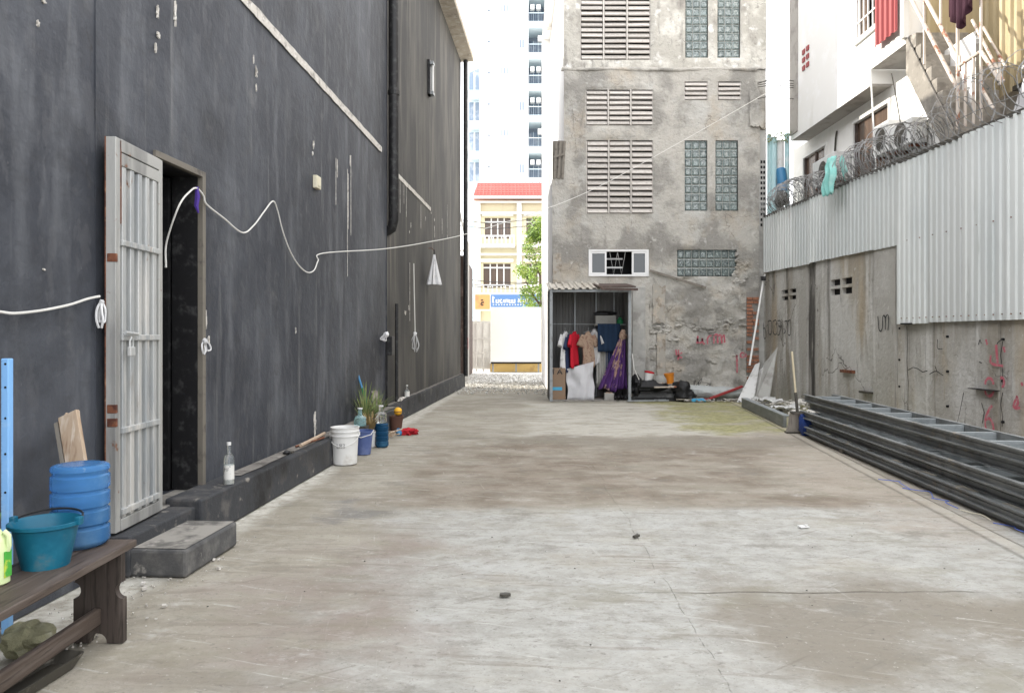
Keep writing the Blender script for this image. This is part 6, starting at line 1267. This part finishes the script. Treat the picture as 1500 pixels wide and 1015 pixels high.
for a, b, c, d in wins:
    f = MB().bx(*B3(a, b, .34, .38, Z_(d), Z_(c))).build('window', m_towershade if False else m_curtain, sp_)
    for k in range(1, 4): MB().bx(*B3(a + (b - a) * k / 4 - .9, a + (b - a) * k / 4 + .9, .2, .3, Z_(d), Z_(c))).build('frame_bar', m_creamwhite, f)
    MB().bx(*B3(a, b, .15, .19, Z_(c + 7), Z_(c + 5))).build('frame_bar', m_creamwhite, f)
    MB().bx(*B3(a - 4, b + 4, -.25, -.01, Z_(c - 2), Z_(c - 6))).build('window_head', m_creamwhite, sp_)
    MB().bx(*B3(a - 6, b + 6, -.9, -.01, Z_(d + 14), Z_(d + 10))).build('balcony_slab', m_creamwhite, sp_)
    r_ = MB().bx(*B3(a - 6, b + 6, -.9, -.82, Z_(d - 1), Z_(d - 3))).build('balcony_rail', m_creamwhite, sp_)
    for k in range(9): xx = a - 5 + (b - a + 10) * k / 8; MB().bx(*B3(xx - .8, xx + .8, -.88, -.83, Z_(d + 10), Z_(d - 1))).build('baluster', m_creamwhite, r_)
for a in (697, 757, 817): MB().bx(*B3(a, a + 7, -.30, -.02, 0, Z_(296))).build('pilaster', m_creamwhite, sp_)
for c in (296, 312, 372): MB().bx(*B3(695, 900, -.45, -.31, Z_(c + 3), Z_(c))).build('cornice', m_creamwhite, sp_)
rp_ = MB(); rp_.hexa([(X_(694) - ox, -.9, Z_(292)), (X_(900) - ox, -.9, Z_(292)), (X_(900) - ox, 2.6, Z_(292)), (X_(694) - ox, 2.6, Z_(292))], [(X_(698) - ox, 1.9, Z_(266) + .25), (X_(900) - ox, 1.9, Z_(266) + .25), (X_(900) - ox, 2.4, Z_(266) + .25), (X_(698) - ox, 2.4, Z_(266) + .25)])
rf = rp_.build('roof', m_redtile, sp_); tile = Piece('tile_course', unit(), m_redtile)
for k in range(8):
    f_ = (k + .5) / 8; a0 = X_(694 + 4 * f_) - ox; a1 = X_(900) - ox; tile.put(rf, ((a0 + a1) / 2, -.9 + 2.8 * f_ - .03, Z_(292) + (Z_(266) + .25 - Z_(292)) * f_ + .03), (.5, 0, 0), (a1 - a0, .30, .05))
nb_ = int(205 / 5)
for k in range(26): xx = 698 + k * 5.2; MB().bar((X_(xx) - ox, -.95, Z_(292) + .06), (X_(xx) - ox, 1.86, Z_(266) + .30), .05, .05).build('roof_rib', m_redtile, rf)
MB().bx(*B3(693, 900, -1.0, -.88, Z_(294.5), Z_(291))).build('gutter', m_creamwhite, sp_)
# sign
SGY = BY - 1.6; g2 = SGY / F
def S3(px, py): return ((px - CX) * g2, EYE + (HY - py) * g2)
sg = thing('shop_sign', 'long shop sign with orange square emblem and white letters on blue', 'sign', loc=(*[S3(735, 445)[0], SGY], S3(735, 445)[1]))
c0 = S3(735, 445)
def q4(a, b, t, bm, y0, y1, name, m): p = S3(a, bm); q = S3(b, t); return MB().bx(p[0] - c0[0], q[0] - c0[0], y0, y1, p[1] - c0[1], q[1] - c0[1]).build(name, m, sg)
q4(694, 800, 429, 455, 0, .35, 'sign_box', m_creamwhite); q4(696, 717.5, 431.5, 453, -.05, -.001, 'emblem_panel', m_sign_o); q4(719, 798, 431.5, 450, -.05, -.001, 'name_panel', m_sign_b)
def sgp(x, y): a = S3(x, y); return Vector((a[0] - c0[0], -.05, a[1] - c0[1]))
for q_ in ([(704.5, 440), (708, 439.5)], [(709, 443), (706, 443), (704.5, 446), (706, 447.5), (708, 446)]): ribbons([q_], sgp, .09, .03, (0, -1, 0)).build('emblem_mark', m_black_ink, sg)
ls = [[(722, 434), (722, 443.5)], [(722, 437), (724.5, 436)], [(722, 443), (724, 443)], [(727, 439), (727, 443.5), (730, 443.5), (730, 438.5)], [(733, 443.5), (732, 440), (735, 439)], [(732, 443.5), (736, 443.5)], [(739, 439), (737.5, 441), (739, 443.5)], [(741, 443.5), (741, 439), (744, 439), (744, 443.5)],
      [(746, 439), (746, 443.5), (749, 443.5), (749, 439)], [(751, 439), (751, 443.5), (754, 443.5), (754, 438.5)], [(759, 443.5), (760, 438), (762, 441), (763, 443.5)], [(767, 439), (767, 443.5)], [(770, 443), (770, 439), (773, 439), (773, 443.5)]]
for q_ in ls: ribbons([q_], sgp, .085, .03, (0, -1, 0)).build('sign_letter', m_white_ink, sg)
for x in range(722, 776, 4): ribbons([[(x, 446.5), (x + 1.8, 446.5)]], sgp, .07, .03, (0, -1, 0)).build('small_letter', m_white_ink, sg)
# tree
TY = 38.0
def TX(px): return (px - CX) / F * TY
def TZ(py): return EYE + (HY - py) / F * TY
tr = thing('street_tree', 'bright yellow-green street tree in front of the cream shophouse', 'tree', loc=(TX(795), TY, 0))
x0_ = TX(795)
MB().tube([(0, 0, 0), (.1, 0, 2.2), (-.1, 0, 4.0), (.05, .1, 6.0)], [.2, .16, .11, .04], 10).build('trunk', m_bark, tr, smooth=True)
for a, z, e in ((2.6, 2.8, (-.9, -.2, 4.2)), (.4, 3.2, (.9, .3, 4.6)), (1, 4.2, (-.5, .4, 5.9)), (1, 3.9, (.5, -.5, 5.6))): MB().tube([(0, 0, z), (e[0] * .5, e[1] * .5, z + .6), e], [.07, .05, .02], 7).build('limb', m_bark, tr)
mb = MB(); rl_ = random.Random(4); cl_ = []
for i in range(80):
    z = rl_.uniform(2.6, 7.2); w = 1.25 * (1 - abs(z - 4.6) / 3.6) + .2; cl_.append(Vector((rl_.uniform(-1, 1) * w, rl_.uniform(-1, 1) * w, z)))
for c in cl_:
    r = rl_.uniform(.28, .5)
    for k in range(130):
        d = Vector((rl_.gauss(0, 1), rl_.gauss(0, 1), rl_.gauss(0, 1))).normalized() * r * rl_.random() ** .4; p = c + d; s = rl_.uniform(.04, .085)
        a = Vector((rl_.uniform(-1, 1), rl_.uniform(-1, 1), rl_.uniform(-.6, .6))).normalized() * s; b = a.orthogonal().normalized() * s * .55
        mb.add([p - a, p + b, p + a, p - b], [(0, 1, 2, 3)])
mb.build('crown', m_tleaf, tr)
# white hoarding panel on yellow wall, gate
HYY = 28.4
def HX(px): return (px - CX) / F * HYY
def HZ(py): return EYE + (HY - py) / F * HYY
hp_ = thing('white_hoarding', 'big blank cream-white hoarding panel at the end of the alley', 'hoarding', loc=(HX(755), HYY, 0))
MB().bx(HX(719) - HX(755), HX(793) - HX(755), -.04, .04, HZ(530), HZ(450)).build('panel_face', m_panel, hp_, bevel=.01)
for a in (722, 756, 789): MB().bx(HX(a) - HX(755) - .03, HX(a) - HX(755) + .03, .05, .12, 0, HZ(452)).build('post', m_shedpost, hp_)
MB().bx(HX(719) - HX(755), HX(793) - HX(755), -.045, .045, HZ(532.5), HZ(530) - .005).build('bottom_rail', m_black, hp_)
yl = thing('yellow_low_wall', 'low yellow wall below the white hoarding', 'wall', loc=(HX(755), HYY + .3, 0)); MB().bx(HX(718) - HX(755), HX(794) - HX(755), 0, .25, 0, HZ(533)).build('wall_body', m_yelwall, yl, bevel=.01); MB().bx(HX(717) - HX(755), HX(795) - HX(755), -.04, .29, HZ(533) + .002, HZ(531.5)).build('coping', m_creamwhite, yl)
gt = thing('alley_gate', 'pale sheeted gate to the left of the white hoarding', 'gate', loc=(HX(703), 29, 0)); w0 = HX(686) - HX(703); w1 = HX(718) - HX(703)
MB().bx(w0, w1, .03, .05, .15, 1.95).build('gate_sheet', m_gatepanel, gt)
for k in range(4): xx = w0 + (w1 - w0) * k / 3; MB().bx(xx - .03, xx + .03, -.02, .025, 0, 2.0).build('gate_upright', m_gate, gt)
for zz in (.12, .75, 1.3, 1.95): MB().bx(w0, w1, -.03, -.021, zz - .03, zz + .03).build('gate_bar', m_gate, gt)
for k in range(16): xx = w0 + (w1 - w0) * (k + .5) / 16; MB().bx(xx - .008, xx + .008, -.012, .02, .15, .55).build('gate_picket', m_gate, gt)
# neighbour on the left of the alley
nb = thing('alley_shed', 'brown tin shed front with pale post beyond the dark building', 'shed', loc=(-1.75, 23, 0))
MB().bx(.27, .42, -.2, -.05, 0, 4.3).build('pale_post', m_gate, nb, bevel=.01); MB().bx(-3, .26, 0, 5, 0, 3.9).build('shed_wall', m_awning, nb)
corr(MB(), (-3, -.6, 3.95), (1, 0, 0), Vector((0, 1, .12)).normalized(), 3.35, 5.5, .2, .04, (0, 0, 1)).build('roof_sheet', m_roofsheet, nb, solid=.004)
MB().bx(.30, .40, -.28, -.21, 1.0, 1.35).build('red_cloth', m_red, nb); MB().bx(-3, .35, -.7, -.62, 2.6, 2.9).build('fascia', m_awning, nb)
MB().bar((.34, -.15, 4.3), (.05, -.15, 5.6), .06, .06).build('stay', m_gate, nb)
# tower
TWY = 78.0; ts = TWY / F
def tx(px): return (px - CX) * ts
def tz(py): return EYE + (HY - py) * ts
tw = thing('apartment_tower', 'white high-rise with pale blue balcony bands rising over the shophouse', 'building', loc=(tx(745), TWY, 0)); tox = tx(745)
def T4(a, b, y0, y1, z0, z1): return (tx(a) - tox, tx(b) - tox, y0, y1, z0, z1)
MB().bx(*T4(702, 774, 0, 16, 0, tz(-90))).build('tower_shaft', m_tower, tw)
MB().bx(*T4(684, 702, 3.0, 16, 0, tz(92))).build('side_wing', m_towerblue, tw)
MB().prism([(tx(684) - tox, tz(92)), (tx(702) - tox - .01, tz(92)), (tx(702) - tox - .01, tz(84))], lambda u, v, d: (u, d, v), 3, 12).build('wing_roof', m_towershade, tw)
MB().bx(*T4(798, 806, -.1, 16, 0, tz(-90))).build('right_pier', m_tower, tw)
MB().bx(*T4(774.1, 797.9, 2.4, 15.9, 0, tz(-90))).build('balcony_core', m_towershade, tw)
MB().bx(*T4(806.1, 840, 1.0, 16, 0, tz(-90))).build('right_wing', m_tower, tw)
for i in range(11):
    y = 259 + 16 - i * 45.6                               # photo row of each slab
    if y < -80: break
    MB().bx(*T4(774.1, 797.9, -.3, 2.4, tz(y - 4), tz(y - 14) - .01)).build('slab_band', m_towerblue, tw)
    b_ = MB().bx(*T4(775, 797, 2.2, 2.38, tz(y - 16), tz(y - 44))).build('balcony_glazing', m_towerglass, tw)
    for k in range(1, 3): MB().bx(*T4(775 + 22 * k / 3 - .5, 775 + 22 * k / 3 + .5, 2.1, 2.19, tz(y - 16), tz(y - 44))).build('mullion', m_towerblue, b_)
    r_ = MB().bx(*T4(775, 797, -.2, -.12, tz(y - 26), tz(y - 27))).build('balcony_rail', m_towerblue, tw)
    for k in range(8): MB().bx(*T4(775.5 + k * 3 - .2, 775.5 + k * 3 + .2, -.2, -.14, tz(y - 14), tz(y - 26))).build('rail_bar', m_towershade, r_)
    if i % 3 != 1:
        for k in (0, 1): MB().bx(*T4(777 + 9 * k, 783 + 9 * k, .3, .8, tz(y - 35), tz(y - 42))).build('air_conditioner_unit', m_creamwhite, tw)
    else: MB().bx(*T4(788, 795, .3, .8, tz(y - 34), tz(y - 42))).build('air_conditioner_unit', m_creamwhite, tw)
    if y - 45 > 85:
        MB().bx(*T4(685, 701.6, 2.9, 2.99, tz(y - 16), tz(y - 46))).build('balcony_glazing', m_towerglass, tw)
        MB().bx(*T4(684, 701.8, 1.8, 2.88, tz(y - 4), tz(y - 14))).build('slab_band', m_towerblue, tw)
        MB().bx(*T4(692, 694, 2.8, 2.88, tz(y - 16), tz(y - 46))).build('mullion', m_creamwhite, tw)
    if i % 2: 
        for k in range(3): MB().bx(*T4(733 + 5 * k, 735 + 5 * k, -.05, -.01, tz(y - 30), tz(y - 39))).build('small_window', m_towershade, tw)
    else:
        for k in range(2): MB().bx(*T4(761 + 4 * k, 763.5 + 4 * k, -.05, -.01, tz(y - 22), tz(y - 34))).build('small_window', m_towershade, tw)
    MB().bx(*T4(714, 718, -.3, -.01, tz(y - 30), tz(y - 31))).build('drip_spout', m_towershade, tw)
# street wires
for k, (ya_, yb_) in enumerate(((322, 316), (408, 412), (414, 409), (417, 420), (330, 326))):
    pts = [P(670, ya_, 44), P(720, ya_ + 5, 44), P(765, (ya_ + yb_) / 2 + 4, 44), P(830, yb_, 44)]
    o = MB().tube(catmull(pts, 5), .022, 5).build('street_wire', m_black_plastic); tag(o, ['topmost street wire, crossing the upper windows of the cream shophouse', 'upper wire of the three crossing the lower windows of the shophouse', 'middle wire of the three crossing the lower windows of the shophouse', 'lowest street wire, just above the shop sign', 'second street wire crossing the upper windows of the cream shophouse'][k], 'wire')
